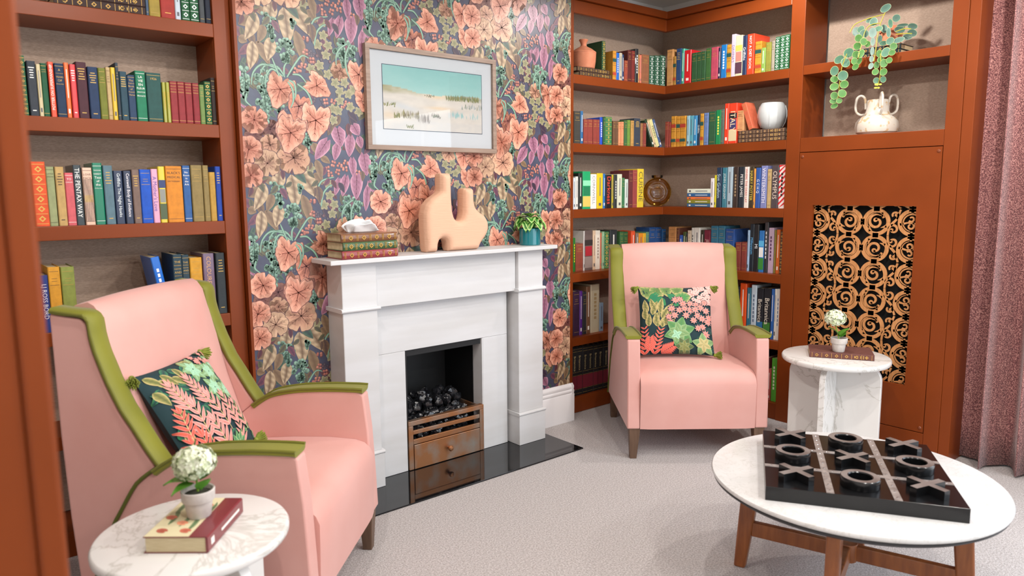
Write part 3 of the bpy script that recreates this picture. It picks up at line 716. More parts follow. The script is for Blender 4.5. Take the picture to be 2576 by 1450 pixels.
def elrail(name,z0,z1,f,t=.02):
    poly=[(1.2365,f),(XR+f,f),(XR+f,-.871),(XR+f+t,-.871),(XR+f+t,f+t),(1.2365,f+t)]
    q=[(a-cb.location[0],b-cb.location[1]) for a,b in poly]
    return MB().prism(q[::-1],z0,z1,'z').build(name,'brown_paint',cb,smooth=False,bevel=.003)
elrail('top_rail',2.382,2.455,0,.03); elrail('cornice',2.456,2.50,-.022,.05)
P('top_rail','brown_paint',BX1+.003,1.236,-.0005,.0195,2.385,2.5)
# radiator cabinet with display niches
rc=thing('radiator_cabinet',(2.2,-1.38,0),'brown painted cabinet with two open niches above a carved grille','cabinet')
Q=lambda n,m,*b,bevel=.002: part(n,m,*b,bevel=bevel,par=rc)
CY0,CY1=-1.812,-.9545
Q('back_panel','back_linen',2.33,2.348,CY0,CY1,1.6,2.5,bevel=0)
Q('stile','brown_paint',XR,2.329,-1.762,-1.692,0,2.5)
Q('stile','brown_paint',XR+.004,2.329,CY0,-1.7625,0,2.5)
Q('shelf','brown_paint',XR,2.329,-1.6915,CY1,1.993,2.043)
Q('niche_floor','brown_paint',XR+.001,2.329,-1.6915,CY1,1.5725,1.651)
Q('top_rail','brown_paint',XR+.001,2.1,-1.6915,CY1,2.395,2.5)
Q('top_panel','brown_paint',2.1005,2.329,-1.6915,CY1,2.46,2.5)
Q('plinth','brown_paint',XR+.001,2.1,-1.6915,CY1,0,.128)
GY0,GY1,GZ0,GZ1=-1.588,-1.045,.359,1.28
mb=MB(); px0,px1=XR+.0005,XR+.0195; lx,ly=rc.location[0],rc.location[1]
for y0,y1,z0,z1 in((-1.6895,GY0,.132,1.5695),(GY1,-.957,.132,1.5695),(GY0,GY1,GZ1,1.5695),(GY0,GY1,.132,GZ0)): mb.box(px0-lx,px1-lx,y0-ly,y1-ly,z0,z1)
pan=mb.build('access_panel','brown_paint',rc,smooth=False)
for y,z in((-.972,1.548),(-1.673,1.548),(-.972,.155),(-1.673,.155)):
    MB().lathe([(.0001,-.004),(.0085,-.004),(.0085,0),(.006,.003),(.0001,.004)],14).build('screw','screw_brown',pan,loc=(px0-lx-.001,y-ly,z),rot=(0,R(-90),0))
Q('grille_void','void_black',2.13,2.16,-1.6,-1.03,.34,1.3,bevel=0)
# carved fretwork
def fret():
    mb=MB(); th=.006
    yc=(GY0+GY1)/2
    w2=(GY1-GY0)/2-.0005
    def P2(a,b): return (cl(a,-w2,w2),cl(b,GZ0+.0005,GZ1-.0005))
    def band(pts,w,taper=None):
        P_=[Vector((p[0],p[1])) for p in pts]; n=len(P_); A=[];B=[]
        for i,p in enumerate(P_):
            t=(P_[min(i+1,n-1)]-P_[max(i-1,0)]).normalized(); q=Vector((-t.y,t.x)); hw=(w[i] if isinstance(w,list) else w)*.5
            A.append(P2(*(p+q*hw)));B.append(P2(*(p-q*hw)))
        x0,x1=px1+.0006-lx,px1+.0006+th-lx
        vs=[];fs=[]
        for i in range(n):
            for a in(A[i],B[i]): vs+= [(x0,yc-a[0]-ly,a[1]),(x1,yc-a[0]-ly,a[1])]
        for i in range(n-1):
            a=i*4;b=a+4
            fs+=[(a,a+2,b+2,b),(a+1,b+1,b+3,a+3),(a,b,b+1,a+1),(a+2,a+3,b+3,b+2)]
        e=(n-1)*4; fs+=[(0,1,3,2),(e,e+2,e+3,e+1)]
        mb.add(vs,fs)
    def arc(c,r,a0,a1,w,n=18,r1=None,fx=1,fz=1):
        r1=r if r1 is None else r1
        pts=[];ws=[]
        for i in range(n+1):
            t=i/n;a=R(a0+(a1-a0)*t);rr=r+(r1-r)*t
            pts.append((c[0]+fx*rr*math.cos(a),c[1]+fz*rr*math.sin(a))); ws.append(w[0]*(1-t)+w[1]*t if isinstance(w,tuple) else w)
        band(pts,ws)
    def blob(c,r):
        arc(c,r*.5,0,360,r,10)
    PZ=.138; rows=range(-1,8); z00=GZ1-.085
    for k in rows:
        zc=z00-k*PZ; fz=1 if k%2 else -1
        for sx in(-1,1):
            c=(sx*.0705,zc)
            arc(c,.0615,0,360,.0195,36)                                            # big ring
            arc(c,.0475,150,330,(.003,.009),14,.045,sx,fz)                         # crescent
            arc(c,.044,-60,-270,(.012,.0125),20,.026,sx,fz)                       # scroll
            arc((c[0],zc),.026,90,-110,(.0125,.009),14,.013,sx,fz); blob((c[0]-sx*.004,zc-fz*.011),.0115)
            for a,l in((20,.016),(-62,.016),(120,.014)):                           # leaf barbs inside the ring
                ca,sa=math.cos(R(a)),math.sin(R(a)); band([(c[0]+sx*.056*ca,zc+fz*.056*sa),(c[0]+sx*(.056-l*.6)*math.cos(R(a+12)),zc+fz*(.056-l*.6)*math.sin(R(a+12))),(c[0]+sx*(.054-l)*math.cos(R(a+30)),zc+fz*(.054-l)*math.sin(R(a+30)))],[.016,.009,.002])
            # s-scroll linking to the outer medallions
            s=(sx*.160,zc)
            arc((s[0]-sx*.002,zc+fz*.036),.0235,-120,170,(.012,.008),18,.011,sx,fz); blob((s[0]-sx*.010,zc+fz*.039),.0085)
            arc((s[0]+sx*.002,zc-fz*.036),.0215,60,-215,(.012,.008),18,.010,sx,fz); blob((s[0]+sx*.010,zc-fz*.038),.008)
            band([(s[0]-sx*.028,zc+fz*.068),(s[0]-sx*.024,zc+fz*.03),(s[0]-sx*.006,zc+fz*.004),(s[0]+sx*.014,zc-fz*.018),(s[0]+sx*.03,zc-fz*.066)],[.009,.011,.013,.011,.009])
            # outer medallion
            m=(sx*.248,zc)
            arc(m,.060,0,360,.0185,32); arc(m,.044,100,300,(.003,.008),14,.043,sx,fz)
            arc((m[0]-sx*.006,zc+fz*.017),.018,-60,250,(.011,.007),14,.008,sx,fz); arc((m[0]-sx*.004,zc-fz*.02),.016,140,-150,(.010,.007),14,.007,sx,fz)
            band([(m[0]-sx*.058,zc+fz*.01),(m[0]-sx*.022,zc),(m[0]+sx*.02,zc+fz*.004)],[.013,.008,.006])
            band([(m[0],zc+.062),(m[0],zc+.044)],[.02,.006]); band([(m[0],zc-.062),(m[0],zc-.044)],[.02,.006])
            band([(sx*.0705,zc+PZ/2-.012),(sx*.0705,zc+PZ/2+.012)],.03); band([(m[0],zc+PZ/2-.012),(m[0],zc+PZ/2+.012)],.034)
        band([(0,zc-.016),(0,zc+.016)],.02)
    return mb.build('fretwork','grille_wood',rc,smooth=False)
fret()
# end panel close to the camera on the left
ep=thing('bookcase_end_panel',(-2.1,-2.08,0),'close blurred brown painted end panel at the far left edge of the view','panel')
MB().box(-.498,.372,-.02,.0,0,2.5).build('panel','brown_paint',ep,smooth=False,bevel=.002)
MB().box(.3725,.403,-.026,.004,0,2.5).build('stile','brown_paint',ep,smooth=False,bevel=.006,seg=3)
# ceiling downlights
for i,(x,y) in enumerate(DOWN):
    t=thing('ceiling_light',(x,y,CEIL-.012),'recessed round ceiling downlight '+['above the left armchair','in front of the fireplace','above the right armchair','behind the left end panel','in the middle of the room','above the coffee table','by the rear wall on the left','by the rear window'][i],'downlight',group='ceiling downlights')
    MB().lathe([(.0001,.0115),(.030,.0115),(.032,.002),(.045,0),(.046,.0118),(.0001,.0118)],24).build('trim_ring','window_white',t)
    l=bpy.data.lights.new('downlight_bulb','SPOT'); l.energy=48; l.color=(1,.94,.88); l.spot_size=R(172); l.spot_blend=.25; l.shadow_soft_size=.03
    lo=bpy.data.objects.new('downlight_bulb',l); COL.objects.link(lo); lo.parent=t; lo.location=(0,0,-.02)
# ------------------------------------------------------------------ fireplace
fp=thing('fireplace',(.208,-.14,0),'cream stone fire surround with a plain mantel shelf','fireplace')
fx,fy=.208,-.14
def F(name,m,x0,x1,y0,y1,z0,z1,bevel=.002): return MB().box(x0-fx,x1-fx,y0-fy,y1-fy,z0,z1).build(name,m,fp,smooth=False,bevel=bevel)
F('mantel_shelf','stone',-.452,.863,-.262,-.0685,1.062,1.082,.003)
F('lintel_panel','stone',-.19,.606,-.139,-.0685,OH+.0006,.848)
F('slip_panel','stone',-.19,OX0,-.139,-.0685,.008,OH); F('slip_panel','stone',OX1,.606,-.139,-.0685,.008,OH)
F('frieze','stone',-.208,.624,-.193,-.0685,.8485,1.0615)
for s in(-1,1):
    a,b=sorted((fx+s*.418,fx+s*.59)); F('jamb','stone',a,b,-.215,-.0685,.1845,1.0615,.004)
    a,b=sorted((fx+s*.411,fx+s*.597)); F('plinth','stone',a,b,-.2255,-.0685,.0075,.168,.002)
    cx=fx+s*.504-fx
    for z,h in((.176,.009),(.852,.009)):
        pr_=[(-.139+.14-.06+.0,z-h)]
        MB().prism([(-.0685-fy,z-h),(-.223-fy,z-h),(-.229-fy,z-h*.4),(-.229-fy,z+h*.4),(-.223-fy,z+h),(-.0685-fy,z+h)],cx-.096,cx+.096,'x').build('moulding','stone',fp,angle=50)
F('inner_lining','firebox_black',OX0+.0005,OX0+.01,-.134,.255,.008,OH-.001,0); F('inner_lining','stone',OX1-.006,OX1-.0005,-.138,-.06,.008,OH-.001,0)
F('inner_lining','firebox_black',OX1-.01,OX1-.0005,-.0595,.255,.008,OH-.001,0); F('inner_lining','firebox_black',OX0+.0105,OX1-.0105,.2,.255,.008,OH-.001,0)
F('inner_lining','firebox_black',OX0+.0105,OX1-.0105,-.13,.1995,OH-.03,OH-.001,0); F('hearth_pad','firebox_black',OX0+.0105,OX1-.0105,-.13,.1995,.0005,.008,0)
tag(MB().box(-.65,.65,-.4,0,0,.0068).build('hearth','granite',loc=(.207,-.0692,.0004),smooth=False,bevel=.001),'polished black granite hearth slab set in the carpet','hearth')
# fire basket
gx0,gx1,gy=-.022,.438,-.146
fb=thing('fire_basket',(.208,-.05,.009),'tarnished copper fire basket with slotted front and ash drawer','fire basket')
def G(name,x0,x1,y0,y1,z0,z1,m='copper',bevel=.002): return MB().box(x0-.208,x1-.208,y0+.05,y1+.05,z0-.009,z1-.009).build(name,m,fb,smooth=False,bevel=bevel)
G('top_bar',gx0,gx1,gy,gy+.03,.232,.256); G('bar',gx0+.026,gx1-.026,gy+.002,gy+.012,.186,.207); G('bar',gx0+.026,gx1-.026,gy+.001,gy+.012,.136,.161)
G('upright',gx0,gx0+.0255,gy,gy+.014,.0095,.2315); G('upright',gx1-.0255,gx1,gy,gy+.014,.0095,.2315)
G('side_rail',gx1-.02,gx1-.009,gy+.0305,.12,.225,.25)
dr=G('ash_drawer',gx0+.028,gx1-.028,gy-.002,gy+.01,.01,.133)
MB().lathe([(.0001,0),(.006,0),(.006,.01),(.013,.016),(.0145,.024),(.01,.031),(.0001,.033)],18).build('knob','copper',dr,loc=(0,gy-.002+.05,.067),rot=(R(90),0,0))
G('tray',gx0+.028,gx1-.028,gy+.013,.12,.12,.13,'firebox_black',0)
rnd=random.Random(3)
def lump(r,seed):
    q=random.Random(seed); ph=[(q.uniform(0,6),q.uniform(0,6),q.uniform(.1,.22)) for _ in range(4)]; mb=MB(); secs=[]
    for j in range(7):
        th=PI*(j+.05)/6.1; s_=[]
        for i in range(9):
            a=2*PI*i/9; k=r*(1+sum(A*math.sin(3*a+P)*math.cos(2*th+Q) for P,Q,A in ph)+q.uniform(-.1,.1))
            s_.append((k*math.sin(th)*math.cos(a)*1.1,k*math.sin(th)*math.sin(a)*.9,-k*math.cos(th)*.85))
        secs.append(s_)
    return mb.loft(secs).mesh('coal_lump','coal',True,25)
LM=[lump(.03,i) for i in range(6)]
n=0
for lay,(z,nx,ny) in enumerate(((.152,9,4),(.195,9,5),(.235,8,5),(.262,6,4),(.295,4,3))):
    for i in range(nx):
        for j in range(ny):
            x=gx0+.05+(gx1-gx0-.1)*(i+.5*(j%2)*.8+.1)/nx+rnd.uniform(-.006,.006); y=gy+.043+.2*(j+.3)/ny*(1 if lay<3 else .8)+(0 if lay<3 else .05)+rnd.uniform(-.006,.006)
            if lay<2 and 1<j<ny: continue
            if lay>2 and rnd.random()<.25: continue
            if x>gx1-.04: continue
            c=bpy.data.objects.new('coal_lump',LM[rnd.randrange(6)]); COL.objects.link(c); k=rnd.uniform(.72,1.12) if lay>1 else rnd.uniform(.62,.78)
            c.location=(x,y,z+(.03*(1-((x-.2)/.24)**2) if lay>2 else 0)+rnd.uniform(-.004,.004)); c.rotation_euler=(rnd.uniform(-.5,.5),rnd.uniform(-.5,.5),rnd.uniform(0,6)); c.scale=(k,k,k)
            tag(c,'shiny black lump of coal heaped in the copper fire basket','coal','coal lumps in the fire basket'); n+=1
# ------------------------------------------------------------------ armchairs
WING=[(.735,1.036),(.69,1.03),(.64,1.024),(.625,1.008),(.621,.967),(.611,.92),(.582,.833),(.547,.752),(.515,.699),(.478,.634),(.446,.585)]
WELT=[(.446,.585),(.513,.533),(.567,.448),(.60,.39),(.654,.257),(.688,.165)]
PAD=[(.028,.640),(.06,.642),(.157,.643),(.271,.638),(.35,.626),(.394,.613),(.43,.592),(.458,.572)]
def ribbon3(path,u0,u1,th,taper=None):
    mb=MB(); P_=[Vector((0,p[0],p[1])) for p in path]; secs=[]; n=len(P_)
    for i,p in enumerate(P_):
        t=(P_[min(i+1,n-1)]-P_[max(i-1,0)]).normalized(); nr=Vector((0,-t.z,t.y))
        if taper: a0,a1=taper(i/(n-1),u0,u1)
        else: a0,a1=u0,u1
        q=min(.008,abs(a1-a0)*.25)*(1 if a1>a0 else -1)
        secs.append([(a0,p.y,p.z),(a0,p.y+nr.y*th*.6,p.z+nr.z*th*.6),(a0+q,p.y+nr.y*th,p.z+nr.z*th),(a1-q,p.y+nr.y*th,p.z+nr.z*th),(a1,p.y+nr.y*th*.6,p.z+nr.z*th*.6),(a1,p.y,p.z)])
    return mb.loft(secs)
def armchair(loc,rz,label):
    t=thing('armchair',(loc[0],loc[1],0),label,'armchair',rz)
    # seat block with rounded front edge
    prof=[(.0,.163),(-.004,.28),(-.006,.39),(.004,.425),(.026,.448),(.06,.459),(.16,.466),(.30,.464),(.50,.452),(.50,.163)]
    mb=MB(); secs=[]
    for k in range(13):
        u=-.2925+.585*k/12; cr=.012*(1-(u/.2925)**2); e=1-(abs(u)/.2925)**10
        secs.append([(u,v-(.008*e if v<.03 else 0),z+(cr if z>.44 else cr*.3 if z>.38 else 0)-(.01*(1-e) if z>.4 else 0)) for v,z in prof])
    mb.loft(secs).build('seat','pink_velvet',t,angle=50)
    # backrest
    bp=[(.46,.44),(.505,.56),(.548,.70),(.58,.85),(.60,.97),(.612,1.02),(.632,1.048),(.662,1.058),(.70,1.05),(.73,1.03),(.738,1.0),(.737,.67),(.728,.42),(.71,.163),(.60,.163),(.50,.30)]
    mb=MB(); secs=[]
    for k in range(15):
        u=-.2945+.589*k/14; e=1-(abs(u)/.2945)**6
        secs.append([(u,v-(.018*e if v<.62 and z>.45 else 0)+(.012*(1-e) if z>.9 and v<.66 else 0),z+(.010*(1-(u/.2945)**2) if z>1 else 0)) for v,z in bp])
    mb.loft(secs).build('backrest','pink_velvet',t,angle=60)
    for s in(-1,1):
        # wing shell
        poly=[(.738,1.034)]+[(a+.004,b-.004) for a,b in WING[1:]]+WELT[1:]+[(.712,.163),(.729,.42),(.737,.67)]
        wg=MB().prism(poly if s>0 else poly,s*.297,s*.358,'x').build('wing','pink_velvet',t,bevel=.008,seg=3,angle=50)
        w=[(a,b) for a,b in WING][::-1]
        ribbon3([(p.x,p.y) for p in spline([(a,b,0) for a,b in w],4)],s*.294,s*.362,.016).build('wing_trim','green_velvet',wg,angle=50)
        for uu in(.295,.361):
            MB().tube([(s*uu,a-.006,b+.006 if a>.63 else b+.004) for a,b in WING],.0045,8).build('piping','green_piping_shaded',wg)
        # arm
        apoly=[(.0,.163),(.004,.30),(.012,.48),(.026,.618)]+[(a,b-.004) for a,b in PAD[1:6]]+WELT
        arm=MB().prism(apoly,s*.2935,s*.3585,'x').build('arm','pink_velvet',t,bevel=.007,seg=3,angle=50)
        tp=lambda q,a,b:(a+(b-a)*.5*max(0,(q-.82)/.18)**1.5*.9,b-(b-a)*.5*0*q)
        ribbon3([(p.x,p.y) for p in spline([(a,b,0) for a,b in PAD],4)][::-1],s*.288,s*.368,.016).build('arm_pad','green_velvet',arm,angle=50)
        for uu in(.289,.367):
            MB().tube([(s*uu,a,b+.002) for a,b in PAD],.005,8).build('piping','green_piping_shaded',arm)
        MB().tube([(s*.3605,p.x,p.y) for p in spline([(a,b,0) for a,b in WELT],4)],.0055,8).build('piping','dark_welt',arm)
        for v0,v1,sp in((.035,.035,.0),(.675,.69,.03)):
            a,b=.028,.017; x=s*.318
            secs=[[(x-a,v0-a,.165),(x+a,v0-a,.165),(x+a,v0+a,.165),(x-a,v0+a,.165)],[(x+s*.004-b,v1+sp-b,0),(x+s*.004+b,v1+sp-b,0),(x+s*.004+b,v1+sp+b,0),(x+s*.004-b,v1+sp+b,0)]]
            MB().loft(secs[::-1]).build('leg','chair_wood',t,smooth=False,bevel=.002)
    return t
ARM=dict(s=(1.188,-.955,R(-39.24)),l=(-.75,-.948,R(45.44)))
armchair(ARM['l'][:2],ARM['l'][2],'large pink velvet wing armchair with olive trim, left of the fireplace')
armchair(ARM['s'][:2],ARM['s'][2],'pink velvet wing armchair with olive trim in front of corner bookcase')
# ------------------------------------------------------------------ cushions
G_={k:lin(v) for k,v in dict(dk='12343a',pk='e2938a',pkl='f0bcb2',co='d85c48',gr='5f8f4c',grl='9cc88c',mint='a8d8b4',em='1c7a54',ol='8c8a48',oll='c8b478',olv='5c6434',sage='86a468',em2='2c8a4c').items()}
def csurf(S,T):
    def fn(p,l):
        u,v=cl(p[0],-.5,.5),cl(p[1],-.5,.5)
        h=max(0,(1-(2*u)**2)*(1-(2*v)**2))**.42*T/2
        k=1-.05*(1-(2*v)**2); k2=1-.05*(1-(2*u)**2)
        return (S*u*k,-h-.0007-l*.000012,S*v*k2)
    return fn
def print_left():
    p=Print(); r=random.Random(2)
    def succ(c,R0,n=6,c1='sage',c2='mint'):
        for ring,(rr,cc) in enumerate(((1,c1),(.62,c2))):
            for i in range(n):
                a=2*PI*i/n+ring*.5+r.uniform(-.2,.2); b=(c[0]+.05*R0*math.cos(a),c[1]+.05*R0*math.sin(a)); t=(c[0]+R0*rr*math.cos(a),c[1]+R0*rr*math.sin(a))
                p.lance(b,t,R0*rr*.62,G_[cc],mixc(G_[cc],G_['em'],.35),mixc(G_[cc],G_['mint'],.5),.2,0)
    def frond(b,t,n,ln,c0,c1):
        dx,dy=t[0]-b[0],t[1]-b[1]; L_=math.hypot(dx,dy); ux,uy=dx/L_,dy/L_
        p.ribbon([b,((b[0]+t[0])/2,(b[1]+t[1])/2),t],.010,G_['oll'],G_['oll'])
        n=max(4,n-1)
        for i in range(n):
            q=.15+.8*i/(n-1); x,y=b[0]+dx*q,b[1]+dy*q; l2=ln*(1-.45*q)
            for s in(-1,1):
                a=math.atan2(uy,ux)+s*.85*(1-.35*q); p.lance((x,y),(x+l2*math.cos(a),y+l2*math.sin(a)),l2*.25,G_[c1],G_[c0],mixc(G_[c0],G_['co'],.5),.3,0)
        p.lance(t,(t[0]+ux*ln*.5,t[1]+uy*ln*.5),ln*.2,G_[c1],G_[c0],G_[c0],0,0)
    for i in range(60): # leafy filler
        a=r.uniform(0,6.3);x,y=r.uniform(-.48,.48),r.uniform(-.48,.48); p.lance((x,y),(x+.14*math.cos(a),y+.14*math.sin(a)),.07,mixc(G_['em'],G_['gr'],r.uniform(0,.6)),mixc(G_['em'],G_['dk'],.4),G_['dk'],.3)
    for x,y,a in((-.40,.36,-.4),(-.3,.42,-1),(-.22,.36,-.7),(-.12,.44,-1.3),(-.42,.1,-1.2),(-.44,-.1,-1.4),(-.36,.26,-1.),(-.47,.3,-1.2),(-.46,.44,-.8),(-.48,-.25,-1.3),(-.3,.2,-1.2),(0,.47,-.6),(.08,.48,-1.)): p.lance((x,y),(x+.17*math.cos(a),y+.17*math.sin(a)),.08,G_['oll'],G_['ol'],G_['olv'],.4)
    for c,R0 in(((.1,.36),.15),((.3,.28),.14),((.2,.12),.15),((.38,.06),.12),((.44,.36),.1)): succ(c,R0)
    for i in range(26):
        x,y=r.uniform(.3,.49),r.uniform(-.46,-.05)
        for k in range(6):
            a=k*PI/3+r.random(); p.lance((x,y),(x+.035*math.cos(a),y+.035*math.sin(a)),.014,G_['grl'],G_['gr'],G_['em'],0,0)
    for i in range(14):
        x,y=r.uniform(.2,.48),r.uniform(.38,.48)
        for k in range(6):
            a=k*PI/3; p.lance((x,y),(x+.03*math.cos(a),y+.03*math.sin(a)),.016,G_['pkl'],G_['pk'],G_['co'],0,0)
    for b,t,n,ln,c0,c1 in(((-.44,-.5),(-.44,-.2),6,.16,'co','pk'),((-.42,-.2),(-.4,.06),6,.15,'co','pk'),((-.28,.0),(-.32,.30),7,.16,'pk','pkl'),((-.04,-.02),(-.09,.30),7,.16,'pk','pkl'),((-.24,-.3),(-.24,.06),6,.2,'pk','pkl'),((.08,-.3),(.0,.08),6,.2,'pk','pkl'),((.22,-.3),(.2,.02),6,.16,'pk','pkl'),((.36,-.36),(.32,-.08),5,.14,'pk','pkl'),((-.05,-.5),(-.12,-.14),6,.22,'pk','pkl'),((-.3,-.5),(-.33,-.2),6,.19,'co','pk'),((.2,-.5),(.22,-.26),5,.15,'pk','pkl')): frond(b,t,n,ln,c0,c1)
    for i in range(5):
        a=.6+i*.5; p.lance((.12,-.5),(.12+.15*math.cos(a),-.5+.18*math.sin(a)),.08,G_['grl'],G_['gr'],G_['em'],.3)
    return p
def print_right():
    p=Print(); r=random.Random(5)
    for i in range(34):
        a=r.uniform(0,6.3);x,y=r.uniform(-.48,.48),r.uniform(-.48,.48); p.lance((x,y),(x+.12*math.cos(a),y+.12*math.sin(a)),.06,mixc(G_['em'],G_['dk'],.5),G_['dk'],G_['dk'],.3)
    for c,R0,k in(((-.38,.4),.12,0),((-.25,.42),.13,0),((-.28,.3),.1,1),((-.12,.43),.11,0),((.03,.42),.1,0),((-.05,.32),.06,1),((.1,.3),.13,2),((-.2,.24),.08,1),((.02,.22),.07,1)):
        cc=[('olv','gr','oll'),('em','em','em2'),('gr','em2','oll')][k]; p.radial(c,R0,r.uniform(0,6),maple,G_[cc[0]],G_[cc[1]],G_[cc[2]],G_['olv'],30,5)
    for x,y,a,l in((-.4,.08,1.7,.2),(-.33,.04,1.2,.22),(-.28,.1,1.9,.2),(-.22,.06,1.4,.24),(-.15,.02,1.1,.2),(-.1,.0,1.3,.22),(-.38,-.12,1.5,.18),(-.3,-.1,1.2,.2),(-.25,-.14,1.7,.22),(-.2,-.15,1.2,.2),(-.14,-.12,1.6,.18),(-.42,-.02,1.6,.18),(-.1,-.15,1.0,.14),(-.2,-.02,1.0,.2)): p.lance((x,y),(x+l*math.cos(a),y+l*math.sin(a)),.09,G_['oll'],mixc(G_['oll'],G_['ol'],.5),G_['olv'],.5)
    for i in range(46):
        x,y=r.uniform(.2,.5),r.uniform(.22,.49)
        if x+y<.5: continue
        for k in range(5):
            a=k*1.257+r.random(); p.disc((x+.02*math.cos(a),y+.02*math.sin(a)),.016,G_['pkl'],G_['pk'],None,6,1)
    for x,y in((.0,.26),(.06,.27),(.1,.2),(.2,.2),(.28,.18),(-.06,.12),(.05,.1),(.2,.1),(.34,.14),(.4,.22),(-.1,.0),(-.02,.02),(.14,.02),(.3,.02),(.42,.1),(.24,-.05),(.36,-.02),(-.08,-.08),(.36,-.14),(.44,-.06),(.4,-.24),(.46,.0),(.3,-.16),(.12,.12),(.27,.11)):
        R0=r.uniform(.052,.068)
        p.disc((x,y),R0*.9,G_['dk'],G_['dk'],None,8,1)
        for k in range(8):
            a=k*.785+r.random()*.2; p.lance((x,y),(x+R0*math.cos(a),y+R0*math.sin(a)),.021,G_['pkl'],G_['pk'],G_['co'],0,0)
        p.disc((x,y),.010,G_['co'],G_['co'],None,6,1)
    def star(c,R0,cs,n=6,off=0):
        for ring,(rr,cc) in enumerate(((1,cs[0]),(.66,cs[1]))):
            for i in range(n):
                a=2*PI*i/n+ring*.5+off; p.lance(c,(c[0]+R0*rr*math.cos(a),c[1]+R0*rr*math.sin(a)),R0*rr*.66,mixc(G_[cc],G_['mint'],.3),G_[cc],mixc(G_[cc],G_['em'],.4),.2,0)
    star((.04,-.22),.22,('gr','sage'),6,.3); star((-.0,-.26),.12,('sage','mint'),4)
    star((.1,-.42),.13,('olv','ol'),6); star((.36,-.38),.16,('sage','oll'),5,.4)
    for bx,by,tx,ty in((-.42,-.5,-.44,-.16),(-.3,-.5,-.22,-.2),(-.2,-.5,-.06,-.42),(-.36,-.46,-.36,-.3)):
        for i in range(7):
            q=i/6;x,y=bx+(tx-bx)*q,by+(ty-by)*q;a0=math.atan2(ty-by,tx-bx);l=.12*(1-.4*q)
            for s in(-1,1): p.lance((x,y),(x+l*math.cos(a0+s*.8),y+l*math.sin(a0+s*.8)),l*.3,G_['pk'],G_['co'],G_['co'],.2,0)
    return p
mat('cushion_cloth','12343a',.8)
def cushion(ch,pos,label,pr_,S=.40,T=.13):
    x0,y0,a=ARM[ch]; u,v,z,ya,ti,ro=pos
    t=thing('cushion',(0,0,0),label,'cushion')
    U=Vector((math.cos(a),math.sin(a),0));V=Vector((-math.sin(a),math.cos(a),0))
    e1=U*math.cos(ya)+V*math.sin(ya); n0=-U*math.sin(ya)+V*math.cos(ya); upv=Vector((0,0,1))*math.cos(ti)+n0*math.sin(ti)
    er=e1*math.cos(ro)+upv*math.sin(ro); up=-e1*math.sin(ro)+upv*math.cos(ro); bk=up.cross(er)*-1
    bk=er.cross(up)*-1
    m=Matrix((er,bk if bk.dot(n0)>0 else -bk,up)).transposed().to_4x4(); m.translation=Vector((x0,y0,z))+U*u+V*v
    t.matrix_world=m
    fn=csurf(S,T); n=22; mb=MB()
    for sd in(1,-1):
        vs=[];fs=[]
        for i in range(n+1):
            for j in range(n+1):
                q=fn((i/n-.5,j/n-.5),0); vs.append((q[0],sd*(q[1]+.0007),q[2]))
        for i in range(n):
            for j in range(n):
                a_=i*(n+1)+j; f=(a_,a_+n+1,a_+n+2,a_+1); fs.append(f if sd>0 else f[::-1])
        mb.add(vs,fs)
    mb.build('cover','cushion_cloth',t,angle=180)
    pr_.mesh(fn).build('leaf_print','cushion_ink',t,smooth=False)
    for i,(sx,sz) in enumerate(((-1,1),(1,1),(1,-1),(-1,-1))):
        tm=MB(); q=random.Random(i)
        base=Vector((sx*S*.49,0,sz*S*.49)); d=Vector((sx*.75,-.3,-.55 if sz>0 else -.05)).normalized(); a_=d.orthogonal().normalized(); b_=d.cross(a_)
        tm.ball(base+d*.006,.010,.010,.010,8,5)
        for k in range(34):
            ph=k*2.4; rr=.019*math.sqrt((k+.5)/34); e=a_*math.cos(ph)*rr+b_*math.sin(ph)*rr
            tm.tube([base+d*.010+e*.3,base+d*.022+e*.8,base+d*(.040+q.uniform(-.004,.004))+e*1.15],.0024,4)
        tm.build('tassel','tassel',t)
    return t
cushion('l',(-.08,.466,.664,-.02,.545,-.01),'square cushion printed with pink fronds and green succulents on left armchair',print_left(),.378,.115)
cushion('s',(-.045,.345,.66,-.156,.50,.019),'square cushion printed with pink daisies and green leaves on right armchair',print_right(),.40)
# ------------------------------------------------------------------ marble side tables
def rpanel(w,h,r):
    pts=[(-w,0),(w,0)]
    for k in range(9): a=R(k*11.25); pts.append((w-r+r*math.cos(a),h-r+r*math.sin(a)))
    for k in range(9): a=R(90+k*11.25); pts.append((-w+r+r*math.cos(a),h-r+r*math.sin(a)))
    return pts
def side_table(x,y,r,rz,label):
    t=thing('side_table',(x,y,0),label,'side table',rz); H=.545
    MB().lathe([(.0001,H-.026),(r-.006,H-.026),(r-.001,H-.02),(r,H-.008),(r-.004,H-.001),(r-.007,H),(.0001,H)],72).build('table_top','marble',t,angle=50)
    MB().prism(rpanel(.86*r,H-.0265,.075),-.014,.014,'y').build('base_panel','marble',t,bevel=.003,angle=40)
    for s in(-1,1):
        pts=rpanel(.86*r,H-.0265,.075); pts=[(max(.0145,a*1) if a<.0145 else a,b) for a,b in pts]
        q=[];
        for p in pts:
            if not q or p!=q[-1]: q.append(p)
        q=[(s*a,b) for a,b in q]
        if s<0: q=q[::-1]
        MB().prism([(a,b) for a,b in q],-.014,.014,'x').build('base_panel','marble',t,bevel=.003,angle=40)
    return t
side_table(-1.337,-1.288,.227,R(20),'round white marble side table in the foreground beside left armchair')
side_table(1.688,-1.404,.252,R(102),'round white marble side table in front of the carved grille cabinet')
